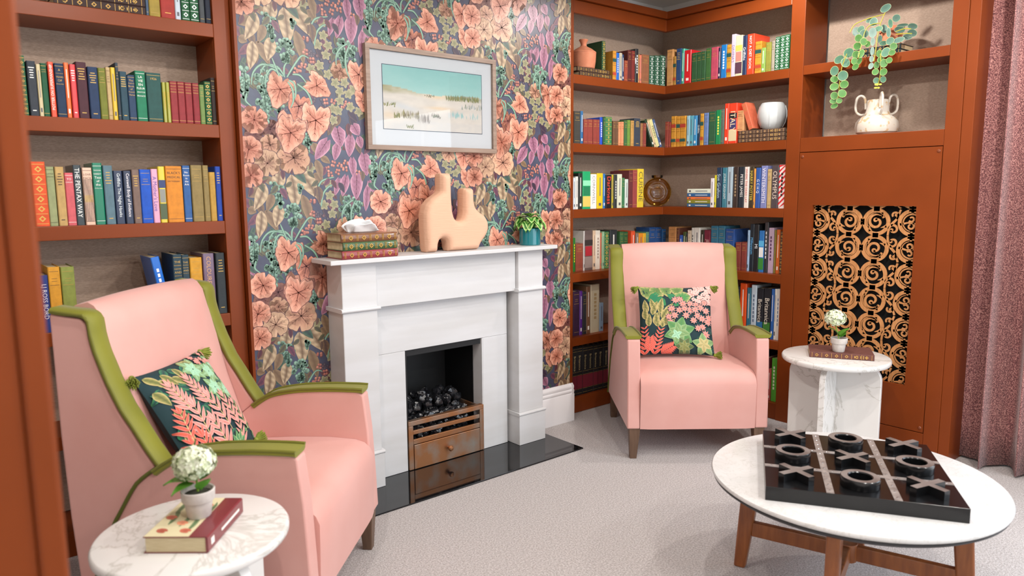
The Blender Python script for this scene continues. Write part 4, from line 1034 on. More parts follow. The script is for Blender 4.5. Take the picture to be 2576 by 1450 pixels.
# coffee table
ct=thing('coffee_table',(.537,-2.04,0),'large round marble coffee table on splayed wooden legs','coffee table')
MB().lathe([(.0001,.403),(.444,.403),(.450,.408),(.452,.414),(.449,.4195),(.446,.42),(.0001,.42)],96).build('table_top','marble_fine',ct,angle=50)
MB().lathe([(.0001,.386),(.430,.386),(.446,.397),(.446,.4025),(.0001,.4025)],96).build('underside','edge_dark',ct,angle=50)
for a in(108,18,-72,198):
    c,s=math.cos(R(a)),math.sin(R(a))
    def Q3(r,z,o): return (c*r-s*o,s*r+c*o,z)
    secs=[]
    for r,z,wr,wo in((.355,.0,.020,.017),(.345,.10,.024,.019),(.335,.20,.027,.02),(.318,.385,.03,.021)):
        secs.append([Q3(r-wr,z,-wo),Q3(r+wr,z,-wo),Q3(r+wr,z,wo),Q3(r-wr,z,wo)])
    MB().loft(secs).build('leg','table_wood',ct,bevel=.007,seg=3,angle=30)
    MB().add([Q3(r,z,o) for r in(.022,.318) for o in(-.013,.013) for z in(.128,.182)],[(0,1,3,2),(4,6,7,5),(0,4,5,1),(2,3,7,6),(0,2,6,4),(1,5,7,3)]).build('stretcher','table_wood',ct,smooth=False,bevel=.005,seg=2)
MB().lathe([(.0001,.124),(.03,.124),(.032,.13),(.032,.178),(.03,.186),(.0001,.186)],20).build('hub','table_wood',ct)
# noughts and crosses board
TB=.4205
bd=thing('game_board',(.527,-2.043,TB),'square black noughts and crosses board on the round coffee table','game board',R(-57.7))
MB().box(-.276,.276,-.276,.276,0,.044).build('board','black_lacquer',bd,smooth=False,bevel=.0015)
for q in(-.092,.092):
    for ax_ in(0,1):
        mb=MB(); e=.0005 if ax_ else 0
        if ax_: mb.box(q-.011,q+.011,-.275,.275,.0438,.0456)
        else: mb.box(-.275,.275,q-.011,q+.011,.0438,.0453)
        st=mb.build('metal_strip','strip_metal',bd,smooth=False)
        mb=MB()
        for k in range(12):
            p=-.255+.51*k/11; mb.ball((q,p,.0458) if ax_ else (p,q,.0454),.0032,.0032,.0018,8,4)
        mb.build('studs','chrome',st)['kind']='stuff'
ring=MB(); seg=40
secs=[[(r*math.cos(2*PI*i/seg),r*math.sin(2*PI*i/seg),z) for r,z in((.034,0),(.056,0),(.057,.002),(.057,.028),(.055,.030),(.037,.030),(.034,.027))] for i in range(seg+1)]
ring.loft(secs,True,False); RM=ring.mesh('nought','black_lacquer',True,30); RM.materials.append(M['token_top_sheen'])
for p in RM.polygons:
    if abs(p.normal.z)>.9 and p.center.z>.02: p.material_index=1
def cross():
    mb=MB(); a,b=.062,.0115
    pts=[(b,b),(b,a),(-b,a),(-b,b),(-a,b),(-a,-b),(-b,-b),(-b,-a),(b,-a),(b,-b),(a,-b),(a,b)]
    mb.prism(pts,0,.028,'z'); me=mb.mesh('cross','black_lacquer',False); me.materials.append(M['token_top_sheen'])
    for p in me.polygons:
        if p.normal.z>.9: p.material_index=1
    return me
XM=cross()
# cell rows as seen from the camera: far row first
words=[['far left corner','middle of the far row','far right corner'],['middle of the left edge','centre','middle of the right edge'],['near left corner','middle of the near row','near right corner']]
Rz=Matrix.Rotation(R(-57.7),3,'Z')
kinds=['XOX','OXO','XOX']
for i in range(3):
    for j in range(3):
        k=kinds[i][j]; me=XM if k=='X' else RM
        o=bpy.data.objects.new('cross_piece' if k=='X' else 'nought_piece',me); COL.objects.link(o)
        lx_,ly_=(j-1)*.184,(1-i)*.184
        v=Rz@Vector((lx_,ly_,0)); o.location=(.527+v.x,-2.043+v.y,TB+.0443); o.rotation_euler=(0,0,R(-57.7+(45 if k=='X' else 0)+(4 if (i+j)%2 else -3)))
        tag(o,'dark %s piece on the %s cell of the game board'%('cross' if k=='X' else 'ring',words[i][j]),'game piece','crosses on the board' if k=='X' else 'noughts on the board')
# ------------------------------------------------------------------ framed picture
pc=thing('framed_picture',(.211,-.0685,1.565),'oak framed painting of sand dunes hung above the mantel','picture')
PW2,PH=.3745,.472
mb=MB();f=.022
for x0,x1,z0,z1 in((-PW2,PW2,0,f),(-PW2,PW2,PH-f,PH),(-PW2,-PW2+f,f,PH-f),(PW2-f,PW2,f,PH-f)): MB().box(x0,x1,-.027,-.001,z0,z1).build('frame','frame_oak',pc,smooth=False,bevel=.001)
MB().box(-PW2+f+.0005,PW2-f-.0005,-.012,-.004,f+.0005,PH-f-.0005).build('mount','mount_card',pc,smooth=False)
ax0,ax1,az0,az1=-.283,.288,.098,.388
MB().box(ax0-.003,ax1+.003,-.0126,-.0121,az0-.003,az1+.003).build('border_line','navy_line',pc,smooth=False)
def hsh(x,y): v=math.sin(x*12.9898+y*78.233)*43758.5453; return v-math.floor(v)
def vnoise(x,y):
    xi,yi=math.floor(x),math.floor(y);fx_,fy_=x-xi,y-yi; fx_=fx_*fx_*(3-2*fx_);fy_=fy_*fy_*(3-2*fy_)
    a=hsh(xi,yi)*(1-fx_)+hsh(xi+1,yi)*fx_; b=hsh(xi,yi+1)*(1-fx_)+hsh(xi+1,yi+1)*fx_; return a*(1-fy_)+b*fy_
A_={k:lin(v) for k,v in dict(sky='7fb0ac',sky2='98bdb8',sand='cfc8be',sand2='beb8b0',warm='d2b894',olive='8f8850',grey='b8bcc0',grn='5c6c44',brn='6a5c50').items()}
def paintc(u,v):
    n=vnoise(u*9,v*14)*.6+vnoise(u*30,v*40)*.4
    hor=.60+.09*max(0,1-u/.32)**.8+.012*math.sin(u*9)
    if v>hor: return mixc(A_['sky2'],A_['sky'],min(1,max(0,(v-hor)*2+.35*n)))
    c=mixc(A_['sand'],A_['sand2'],n)
    k=min(1,max(0,(v-(hor-.15+.26*u))/.06))*min(1,max(0,(.42-u)/.1)); c=mixc(c,A_['olive'],k*(.3+.7*n))
    c=mixc(c,A_['warm'],.85*math.exp(-((u-.52)/.13)**2-((v-hor+.02)/.04)**2))
    k=min(1,max(0,(v-(hor-.09))/.05))*min(1,max(0,(u-.6)/.08)); c=mixc(c,A_['grn'],k*(.35+.5*n))
    c=mixc(c,A_['grey'],.75*math.exp(-((u-.2)/.14)**2-((v-.36+.35*(u-.2))/.05)**2))
    c=mixc(c,A_['warm'],.5*math.exp(-((u-.05)/.08)**2-((v-.22)/.06)**2))
    if v<.16: c=mixc(c,A_['grey'],.3*n)
    c=mixc(c,A_['warm'],.8*math.exp(-((u-.55)/.12)**2-((v-.38)/.025)**2))
    return c
nu,nv=110,56; vs=[];cs=[];fs=[]
for j in range(nv+1):
    for i in range(nu+1):
        u,v=i/nu,j/nv; vs.append((ax0+(ax1-ax0)*u,-.0130,az0+(az1-az0)*v)); cs.append(paintc(u,v))
for j in range(nv):
    for i in range(nu): a=j*(nu+1)+i; fs.append((a,a+1,a+nu+2,a+nu+1))
mb=MB(); mb.add(vs,fs,cs); mb.build('painting','painting_ink',pc,smooth=False)
pr_=Print(); q=random.Random(4)
def tuft(u0,u1,v,h,n,c1,c2):
    for i in range(n):
        u=q.uniform(u0,u1); x=ax0+(ax1-ax0)*u; z=az0+(az1-az0)*(v+q.uniform(-.02,.02)); hh=(az1-az0)*h*q.uniform(.4,1)
        c=mixc(A_[c1],A_[c2],q.random()); pr_.lance((x,z),(x+q.uniform(-.006,.006),z+hh),.004,c,c,c,0,0,lay=1+i*.01)
tuft(.10,.20,.19,.10,26,'grn','olive');tuft(.18,.34,.19,.13,50,'brn','olive');tuft(.33,.44,.13,.16,30,'brn','sand2');tuft(.46,.55,.22,.08,22,'brn','grn');tuft(.62,.98,.53,.10,90,'grn','olive');tuft(.75,1,.40,.10,30,'grey','grn');tuft(.64,.96,.24,.12,40,'grey','sky');tuft(.0,.11,.36,.07,20,'grn','olive');tuft(.2,.28,.03,.06,14,'olive','grn');tuft(.4,.5,.56,.03,16,'brn','grn')
pr_.mesh(lambda p,l:(cl(p[0],ax0,ax1),-.0132-.00002*l,cl(p[1],az0,az1))).build('brushwork','painting_ink',pc,smooth=False)
MB().add([(-PW2+f,-.019,f),(PW2-f,-.019,f),(PW2-f,-.019,PH-f),(-PW2+f,-.019,PH-f)],[(0,1,2,3)]).build('glazing','picture_glass',pc,smooth=False)
# ------------------------------------------------------------------ mantel ornaments
ZM=1.0823
tb=thing('tissue_box',(-.252,-.165,ZM),'tissue box made as three stacked antique books on the mantel','tissue box')
for k,(c,z0,z1,x0,x1) in enumerate((('8c2f34',.0,.036,-.137,.137),('3c5a34',.037,.073,-.131,.135),('7a4e30',.074,.110,-.139,.136))):
    sp=[(-.078,z0),(-.083,z0+.006),(-.085,(z0+z1)/2),(-.083,z1-.006),(-.078,z1),(.08,z1),(.08,z1-.003),(-.074,z1-.003),(-.074,z0+.003),(.08,z0+.003),(.08,z0)]
    o=MB().prism(sp,x0,x1,'x').build('book_cover','book_gloss',tb,color=c,angle=50)
    mb=MB()
    n=4 if k!=1 else 5
    for i in range(n+1):
        x=x0+.012+(x1-x0-.024)*i/n
        mb.box(x-.0035,x-.002,-.0862,-.0845,z0+.005,z1-.005).box(x+.002,x+.0035,-.0862,-.0845,z0+.005,z1-.005)
        if i<n:
            xm=x+(x1-x0-.024)/n/2; zc=(z0+z1)/2; r=.010
            for a in range(4):
                ca,sa=math.cos(a*PI/2+PI/4),math.sin(a*PI/2+PI/4); mb.add([(xm+r*.25*sa,-.0863,zc-r*.25*ca),(xm+r*ca*1.0,-.0863,zc+r*sa*1.0),(xm-r*.25*sa,-.0863,zc+r*.25*ca)],[(0,1,2)])
            mb.add([(xm+r*1.1,-.0862,zc),(xm,-.0862,zc+r*1.1),(xm-r*1.1,-.0862,zc),(xm,-.0862,zc-r*1.1),(xm+r*.8,-.0862,zc),(xm,-.0862,zc+r*.8),(xm-r*.8,-.0862,zc),(xm,-.0862,zc-r*.8)],[(0,1,5,4),(1,2,6,5),(2,3,7,6),(3,0,4,7)])
    mb.build('gilt_tooling','gold_leaf',o,smooth=False)['kind']='stuff'
MB().box(-.128,.128,-.0735,.0785,.0035,.1065).build('page_block','book_pages',tb,smooth=False)
# tissue
vs=[];fs=[]
def sheet(top,bot,y0,y1):
    n=len(vs); k=len(top)
    for r in range(5):
        t=r/4
        for (a,b) in zip(top,bot): vs.append((a[0]*t+b[0]*(1-t),(y0*(1-t)+y1*t)+.012*math.sin(a[0]*60+t*3)*t,(a[1]*t**.8+b[1]*(1-t**.8))))
    for r in range(4):
        for i in range(k-1): fs.append((n+r*k+i,n+r*k+i+1,n+(r+1)*k+i+1,n+(r+1)*k+i))
sheet([(-.098,.034),(-.075,.047),(-.05,.046),(-.02,.054),(.008,.05),(.024,.062),(.042,.042),(.06,.024),(.086,.006)],[(-.066,0),(-.055,0),(-.035,0),(-.015,0),(.005,0),(.02,0),(.04,0),(.055,0),(.07,0)],-.008,-.03)
sheet([(-.085,.03),(-.05,.05),(-.01,.058),(.03,.064),(.055,.034),(.075,.012)],[(-.06,0),(-.035,0),(-.01,0),(.02,0),(.045,0),(.062,0)],.01,.032)
sheet([(-.06,.036),(-.03,.044),(.0,.03),(.03,.052),(.062,.018)],[(-.05,0),(-.025,0),(.0,0),(.025,0),(.055,0)],-.02,-.05)
o=MB().add(vs,fs).build('tissue','tissue_paper',loc=(-.255,-.165,ZM+.1105),angle=60,sub=1); m=o.modifiers.new('s','SOLIDIFY'); m.thickness=.0008
tag(o,'crumpled white tissue poking out of the book-shaped box','tissue')
# abstract two-necked vase
VO=[(.072,1.082),(.138,1.082),(.139,1.115),(.145,1.134),(.157,1.144),(.168,1.147),(.181,1.144),(.191,1.135),(.197,1.118),(.199,1.082),(.386,1.082),(.388,1.098),(.40,1.115),(.432,1.15),(.447,1.185),(.443,1.22),(.424,1.25),(.385,1.272),(.364,1.295),(.357,1.325),(.357,1.386),(.297,1.386),(.296,1.30),(.294,1.262),(.283,1.234),(.268,1.226),(.251,1.229),(.236,1.245),(.227,1.275),(.223,1.33),(.222,1.457),(.164,1.457),(.163,1.372),(.148,1.36),(.105,1.335),(.078,1.305),(.066,1.265),(.066,1.20)]
def inset(P_,k):
    out=[]; n=len(P_)
    for i in range(n):
        a,b,c=Vector(P_[i-1]),Vector(P_[i]),Vector(P_[(i+1)%n]); e1=(b-a).normalized(); e2=(c-b).normalized(); n1=Vector((-e1.y,e1.x)); n2=Vector((-e2.y,e2.x)); m_=(n1+n2)
        m_=m_/max(.4,m_.length_squared/2); out.append(tuple(b+m_*k))
    return out
vm=MB(); VP=[(a-.25,b-1.082) for a,b in VO]
for k,dp in((0,.022),(.005,.034),(.010,.041),(.016,.046),(.022,.049)): vm.prism(inset(VP,k),-dp,dp,'y')
vz=vm.build('sculptural_vase','sand_ceramic',loc=(.25,-.165,ZM),angle=180)
m=vz.modifiers.new('r','REMESH'); m.mode='VOXEL'; m.voxel_size=.005
m=vz.modifiers.new('s','SMOOTH'); m.factor=.5; m.iterations=14
tag(vz,'sandy terracotta abstract vase with two necks on the mantel','vase')
# green leafed plant in teal pot
def leafmesh(name,mt,w,l,cup=.2,n=6):
    mb=MB(); vs=[];fs=[]
    for i in range(n+1):
        t=i/n; hw=w/2*max(.03,math.sin(PI*min(1,t**.75))); 
        for j in(-1,-.5,0,.5,1): vs.append((hw*j,l*t,cup*l*(math.sin(PI*t)*.35)-abs(j)*-.08*w-.25*cup*l*t*t*2))
    for i in range(n):
        for j in range(4): a=i*5+j; fs.append((a,a+1,a+6,a+5))
    return mb.add(vs,fs).mesh(name,mt,True,180)
def stripeleaf():
    m,t,b=nt('striped_leaf'); L=t.links.new; tc=N(t,'ShaderNodeTexCoord'); wv=N(t,'ShaderNodeTexWave',i_Scale=22.0,i_Distortion=1.5); wv.bands_direction='DIAGONAL'
    ab=N(t,'ShaderNodeVectorMath',operation='ABSOLUTE'); L(tc.outputs['Object'],ab.inputs[0]); L(ab.outputs[0],wv.inputs['Vector'])
    r=ramp(t,[(.45,lin('2f7a1f')),(.62,lin('a8cc7a'))]); L(wv.outputs['Fac'],r.inputs[0]); L(r.outputs[0],b.inputs['Base Color']); b.inputs['Roughness'].default_value=.4
stripeleaf()
pp=thing('potted_plant',(.755,-.16,ZM),'small striped-leaf plant in a glossy teal pot on the mantel','potted plant')
MB().lathe([(.0001,0),(.055,0),(.0575,.003),(.0575,.088),(.055,.0905),(.052,.088),(.052,.078),(.0001,.078)],36).build('pot','teal_glaze',pp)
MB().lathe([(.0001,.0785),(.051,.0785),(.03,.084),(.0001,.086)],20).build('soil','soil',pp)
LMm=leafmesh('leaf','striped_leaf',.05,.075,.5); q=random.Random(6)
for i in range(26):
    o=bpy.data.objects.new('leaf',LMm); COL.objects.link(o); o.parent=pp; a=2*PI*i*.381966+q.uniform(-.3,.3)
    r_,z_,p_=(.034,.128,q.uniform(-.85,-.45)) if i<13 else (.018,.142,q.uniform(-.45,-.1)) if i<21 else (.006,.148,q.uniform(.0,.5))
    o.location=(r_*math.cos(a),r_*math.sin(a)*.9,z_+q.uniform(-.006,.006)); o.rotation_euler=(p_,0,a-PI/2); k=q.uniform(.85,1.12); o.scale=(k,k,k)
for i in range(9):
    a=2*PI*i/9; MB().tube([(.01*math.cos(a),.01*math.sin(a),.08),(.02*math.cos(a),.02*math.sin(a),.115),(.034*math.cos(a),.031*math.sin(a),.13)],.0018,5).build('stem','stem_plain',pp)
# ------------------------------------------------------------------ books
PAL=dict(black='1a1a1c',charcoal='3a3d42',grey='8c8c88',white='eceae6',cream='d8ccb0',tan='c4a068',khaki='8f7c4c',brown='6c4a34',maroon='5a2428',red='c42c30',crimson='96363a',pink='d86a74',orange='e0602c',mustard='d6982e',yellow='dcc02c',olive='7c7c30',lime='80b050',green='3a7c48',darkgreen='24583c',teal='3c8094',paleblue='a4c0d0',blue='2460b8',navy='26385a',purple='5c3c74',lilac='c8b0cc',slate='5c7078')
PALL={k:tuple(int(v[i:i+2],16) for i in(0,2,4)) for k,v in PAL.items()}
def cname(h):
    c=tuple(int(h[i:i+2],16) for i in(0,2,4)); k=min(PALL,key=lambda k:sum((a-b)**2 for a,b in zip(PALL[k],c))); return {'darkgreen':'dark green','paleblue':'pale blue'}.get(k,k)
ONES='first second third fourth fifth sixth seventh eighth ninth tenth eleventh twelfth thirteenth fourteenth fifteenth sixteenth seventeenth eighteenth nineteenth twentieth'.split()
def ordn(i): return ONES[i] if i<20 else 'twenty-'+ONES[i-20] if i<29 else 'thirtieth'
def bookmesh(w,h,d):
    e=min(.003,w*.2); b=.0022 if w>.012 else .0012
    mb=MB(); poly=[(0,e),(e,0),(w-e,0),(w,e),(w,d),(w-b,d),(w-b,.006),(b,.006),(b,d),(0,d)]
    return mb.prism(poly,0,h,'z').mesh('book',None,False)
_fc={}
def textmesh(s):
    if s not in _fc:
        c=bpy.data.curves.new('t','FONT'); c.body=s; c.align_x='CENTER'; c.align_y='CENTER'; c.resolution_u=2; o=bpy.data.objects.new('t',c)
        me=bpy.data.meshes.new_from_object(o); bpy.data.objects.remove(o); V_=[v.co.copy() for v in me.vertices]
        x0=min(v.x for v in V_);x1=max(v.x for v in V_);y0=min(v.y for v in V_);y1=max(v.y for v in V_)
        _fc[s]=([(v.x-(x0+x1)/2,v.y-(y0+y1)/2) for v in V_],[tuple(p.vertices) for p in me.polygons],x1-x0,y1-y0)
    return _fc[s]
def text_on(bk,s,cx,cz,mw,mh,mode,col,y=-.0006):
    v,f,tw,th=textmesh(s)
    k=min(mw/tw,mh/th) if mode=='h' else min(mh/tw,mw/th)
    mb=MB(); P_=[]
    for x,z in v:
        x*=k;z*=k
        if mode=='h': P_.append((cx+x,y,cz+z))
        elif mode=='d': P_.append((cx+z,y,cz-x))
        else: P_.append((cx-z,y,cz+x))
    mb.add(P_,f).build('lettering','print_ink',bk,smooth=False,color=col)
def panel_on(bk,w,h,z0,z1,col,x0=.06,x1=.94,name='spine_panel',y=-.0004):
    return MB().box(w*x0,w*x1,y,.0002,h*z0,h*z1).build(name,'print_ink',bk,smooth=False,color=col)
def bars_on(bk,w,h,zs,col,x0=.2,x1=.8,t=.0018):
    mb=MB()
    for z,k in zs: mb.box(w*(.5-(x1-x0)/2*k),w*(.5+(x1-x0)/2*k),-.0006,.0002,z-t/2,z+t/2)
    o=mb.build('gilt_lines','print_ink',bk,smooth=False,color=col); o['kind']='stuff'; return o
INK=dict(G='c9a452',W='f0efe8',K='3a2c20',F='d8a850')
def orn(bk,w,h,col,kind=0):
    mb=MB(); n=6
    for i in range(n+1):
        z=h*(.04+.92*i/n); mb.box(w*.08,w*.92,-.0006,.0002,z-.0009,z+.0009)
        if i<n:
            zc=z+h*.46/n; r=min(w*.3,h*.05)
            mb.add([(w/2+r,-.0006,zc),(w/2,-.0006,zc+r),(w/2-r,-.0006,zc),(w/2,-.0006,zc-r),(w/2+r*.5,-.0006,zc),(w/2,-.0006,zc+r*.5),(w/2-r*.5,-.0006,zc),(w/2,-.0006,zc-r*.5)],[(0,1,5,4),(1,2,6,5),(2,3,7,6),(3,0,4,7)])
    mb.build('gilt_tooling','print_ink',bk,smooth=False,color=col)['kind']='stuff'
def make_book(w,h,d,colr,style,spec,label,group):
    me=bookmesh(w,h,d); me.materials.append(M['book_gloss' if style in'pbrs' else 'book_cloth'])
    o=bpy.data.objects.new('book',me); COL.objects.link(o); o.color=(*lin(colr),1)
    tag(o,label,'book',group)
    b=.0022 if w>.012 else .0012; g=.003
    MB().box(b+.0002,w-b-.0002,.0062,d-.004,.0015,h-g).build('pages','book_pages',o,smooth=False)
    txt=spec[0] if len(spec)>0 else ''; ex=spec[1] if len(spec)>1 else ''
    lum=sum(int(colr[i:i+2],16) for i in(0,2,4))
    if style=='o':
        gold='e8ecea' if colr in('2a5c44','1f6238','1f5a36') else 'd2a850'
        if colr in('d09430','d09a30','d0902c','d69428','c09040'):
            panel_on(o,w,h,.62,.74,'a83a2c' if int(w*1e4)%2 else '24504c',0,1); panel_on(o,w,h,.16,.26,'24504c' if int(w*1e4)%2 else 'b0442c',0,1); bars_on(o,w,h,[(h*z,1) for z in(.1,.14,.28,.5,.58,.76,.9)],'8a5a1c',.05,.95)
        else: orn(o,w,h,gold)
    if style=='h':
        panel_on(o,w,h,.13,.40,'7a2434',0,1); bars_on(o,w,h,[(h*z,1) for z in(.04,.12,.41,.48,.9,.95)],'b09048',.05,.95,.0012); text_on(o,'Britannica',w/2,h*.66,w*.5,h*.3,'d','b8a878')
    if style in'ef': panel_on(o,w,h,.06,.32,'2c6a9a' if style=='e' else '3c7a34',0,1)
    if style=='s':
        mb=MB(); n=7
        for i in range(n):
            x=w*(.08+.84*i/(n-1)); pts=[(x+.0008*math.sin(k*.9+i),h*(.06+.74*k/10)) for k in range(11)]
            for k in range(10): mb.add([(pts[k][0]-.0009,-.0006,pts[k][1]),(pts[k][0]+.0009,-.0006,pts[k][1]),(pts[k+1][0]+.0009,-.0006,pts[k+1][1]),(pts[k+1][0]-.0009,-.0006,pts[k+1][1])],[(0,1,2,3)])
        mb.build('stripes','print_ink',o,smooth=False,color='2a1c20'); panel_on(o,w,h,.40,.52,'e8c080',.05,.95)
    if style=='r':
        mb=MB()
        for i in range(9):
            z=h*(i/8.-.06); mb.add([(0,-.0005,cl(z,0,h)),(w,-.0005,cl(z+w*1.0,0,h)),(w,-.0005,cl(z+w*1.0+h*.055,0,h)),(0,-.0005,cl(z+h*.055,0,h))],[(0,1,2,3)])
        mb.build('stripes','print_ink',o,smooth=False,color='c8242c')
    if style=='b':
        cs={'d6c020':['2c3c6a','4a5a3c','8a8c84'],'e0d8b8':['d8c860','5a3a4c','c8887c'],'22a468':['8ae0b0','e8c060','1c7a50'],'e4442a':['22262c','d8c8a0','3a3c6a'],'70605c':['3a3230','9a8a84','b42c38'],'2c7cc8':['5ab0e0','3c8a3c','e8ecec']}.get(colr,['888888','555555','cccccc'])
        panel_on(o,w,h,.06,.34,cs[1],.0,1); panel_on(o,w,h,.36,.60,cs[2],.08,.92); panel_on(o,w,h,.62,.76,cs[0],0,1)
    if txt and txt!='#':
        up=ex=='u'; col='f4eee4' if up else (ex or 'f0f0f0')
        text_on(o,txt,w/2,h*.54,w*.62,h*.82,'u' if up else 'd',col)
    elif txt=='#':
        mb=MB()
        for k in range(7): mb.box(w*.36,w*.64,-.0006,.0002,h*(.28+.08*k),h*(.28+.08*k+.055))
        mb.build('lettering','print_ink',o,smooth=False,color=ex or 'f0f0f0')
    elif ex and ex[0] in INK and len(ex)>2:
        col=INK[ex[0]]; ws=ex[2:].split(); z=h*.88
        if ws==['#']:
            bars_on(o,w,h,[(h*(.88-.045*k),.5+.5*hsh(k,w*99)) for k in range(5)]+[(h*.1,.6)],col,.15,.85,.003)
        else:
            lh=min(h*.075,w*.42)
            for wd in ws: text_on(o,wd,w/2,z,w*.78,lh*.62,'h',col); z-=lh
            bars_on(o,w,h,[(h*.95,1),(h*.06,1)],col,.05,.95,.0012)
    elif style=='c':
        bars_on(o,w,h,[(h*.93,1),(h*.72,1),(h*.82,.6),(h*.78,.6),(h*.08,1)],'b8964a' if lum<420 else '6a5030',.12,.88,.0014)
    elif style=='p' and not ex:
        panel_on(o,w,h,.08,.16,'f0ece4' if lum<400 else '5a5a60',.3,.7); panel_on(o,w,h,.36,.88,'f0ece4' if lum<400 else '6a6a74',.42,.58)
    return o
SHN={}
for k,nm,z in zip('ABCD',('topmost','second','third','fourth'),SH): SHN['L'+k]=('left bookcase %s shelf'%nm,z)
SHN['LD1']=('left bookcase fourth shelf, left end',.872); SHN['LD2']=('left bookcase fourth shelf, right end',.872)
for k,nm,z in zip('123456',('top','second','third','fourth','fifth','bottom'),SH): SHN['A'+k]=('corner bookcase %s shelf, left wing'%nm,z); SHN['B'+k]=('corner bookcase %s shelf, right wing'%nm,z)
SETB=dict(A4=.07,B4=.045,A5=.03,B5=.02,A6=.02,B6=.02)
for row,txt in BOOKS.items():
    ph,zt=SHN[row]
    for i,ln in enumerate(txt.strip().split('\n')):
        a=ln.split(',',5); s0,w,h=float(a[0]),float(a[1]),float(a[2]); spec=a[5].split('~') if len(a)>5 else []
        w=max(.006,w-.0008)
        if row[0]=='L': w=min(w,-.8065-s0)
        d=min(.165,max(.12,h*.72)); sb=SETB.get(row,0)
        lab='%s %s, %s from left, %s'%(cname(a[3]),{'c':'cloth book','o':'gilt-tooled book','p':'book','b':'patterned book','s':'striped book','r':'red striped book','h':'encyclopaedia volume','e':'reference volume','f':'reference volume'}[a[4]],ordn(i),ph)
        if row[0]=='A' and row!='A1': d=min(d,.19-sb)
        o=make_book(w,h,d,a[3],a[4],spec,lab,'books on '+ph)
        if row[0]=='L': o.location=(s0,-.024+hsh(i,3)*.004,zt+.0005)
        elif row[0]=='A': o.location=(s0,.01+sb+hsh(i,3)*.004,zt+.0005)
        else: o.location=(XR+.01+sb+hsh(i,3)*.004,-s0,zt+.0005); o.rotation_euler=(0,0,R(-90))
        if row=='LD2' and i==0:
            o.rotation_euler=(0,R(-9),0); o.location.z+=.0; o.location.x+=.0
# leaning group on the corner's second shelf
for i,(x,colr,w,h) in enumerate(((1.968,'2c4434',.022,.186),(1.992,'e8c8a0',.014,.182),(2.012,'d8d49a',.03,.186),(2.046,'44608c',.022,.19))):
    o=make_book(w,h,.11,colr,'p',['',''] if i!=2 else ['PENNY','3a3a3c'],'%s paperback leaning left, %s of four leaning books on corner bookcase second shelf'%(cname(colr),ONES[i]),'leaning books')
    a=R(-26); o.rotation_euler=(0,a,0); o.location=(x,.012,1.6465)
# flat piles
def flat(x,y,z,rz,L_,D,T,colr,style,label,group,spec=(),tool=None):
    o=make_book(T,L_,D,colr,'c' if style=='o' else style,[spec[0] if spec else '',spec[1] if len(spec)>1 else 'G #'],label,group)
    # lying: local z(length)->along, x(thickness)->up
    o.rotation_euler=Matrix(((0,0,1),(0,1,0),(-1,0,0))).transposed().to_euler() if False else (0,0,0)
    m=Matrix.Rotation(rz,4,'Z')@Matrix(((0,0,1,0),(0,1,0,0),(1,0,0,0),(0,0,0,1)))
    m=Matrix.Rotation(rz,4,'Z')@Matrix.Rotation(R(90),4,'Y')      # local z -> x, local x -> -z
    m.translation=Vector((x,y,z+T)); o.matrix_world=m
    if style=='o': orn(o,T,L_,tool or 'c0943c')
    return o
for i in range(3): flat(-1.345,-.02,2.0405+.0305*i,0,.298,.17,.03,'3a2622','o','%s brown gilt-tooled book of the flat pile on top shelf of left bookcase'%['bottom','middle','top'][i],'flat pile on the left top shelf')
for i in range(2): flat(1.3-.02*i,.015,2.0405+.0255*i,0,.275,.17,.025,'4a3426','o','%s brown gilt book of the flat pair under the terracotta jar'%['lower','upper'][i],'flat pair under the terracotta jar',tool='a08038')
for i in range(3): flat(XR+.012,-.55,1.6465+.0235*i,R(-90),.305,.16,.023,'5a4436','o','%s brown gilt book of the flat pile under the white vase'%['bottom','middle','top'][i],'flat pile under the white vase',tool='c8a070')
for i,(c,t) in enumerate((('3c6a94',.022),('8a8a30',.024),('ee7a3c',.018),('2c649c',.022),('e4ecdc',.028))):
    flat(XR+.012,-.187,1.2585+sum((.022,.024,.018,.022,.028)[:i])+.0004*i,R(-90),.175,.12,t,c,'p','%s small book, %s from the bottom of the flat pile on third shelf'%(cname(c),ONES[i]),'flat pile beside the amber vase',spec=('','') )
for i,(c,t) in enumerate((('14282c',.026),('14282c',.026))): flat(XR+.06,-1.2,2.0435+.0265*i,R(-90),.24,.15,t,c,'o','%s dark gilt book of the flat pair under the trailing plant'%['lower','upper'][i],'flat pair under the trailing plant')
# books standing on piles
o=make_book(.03,.17,.13,'1f5030','o',[],'dark green gilt-tooled book standing on the flat pair beside terracotta jar','book'); o.location=(1.505,.03,2.0925)
o=make_book(.05,.12,.10,'d49a68','c',['',''],'small tan book standing on the flat pile beside white vase','book'); o.location=(XR+.02,-.527,1.7175); o.rotation_euler=(0,0,R(-90))
o=make_book(.032,.165,.09,'d06848','c',['',''],'coral book leaning against the white vase','book'); o.matrix_world=Matrix.Translation((XR+.02,-.613,1.7175))@Matrix.Rotation(R(-90),4,'Z')@Matrix.Rotation(R(-20),4,'Y')
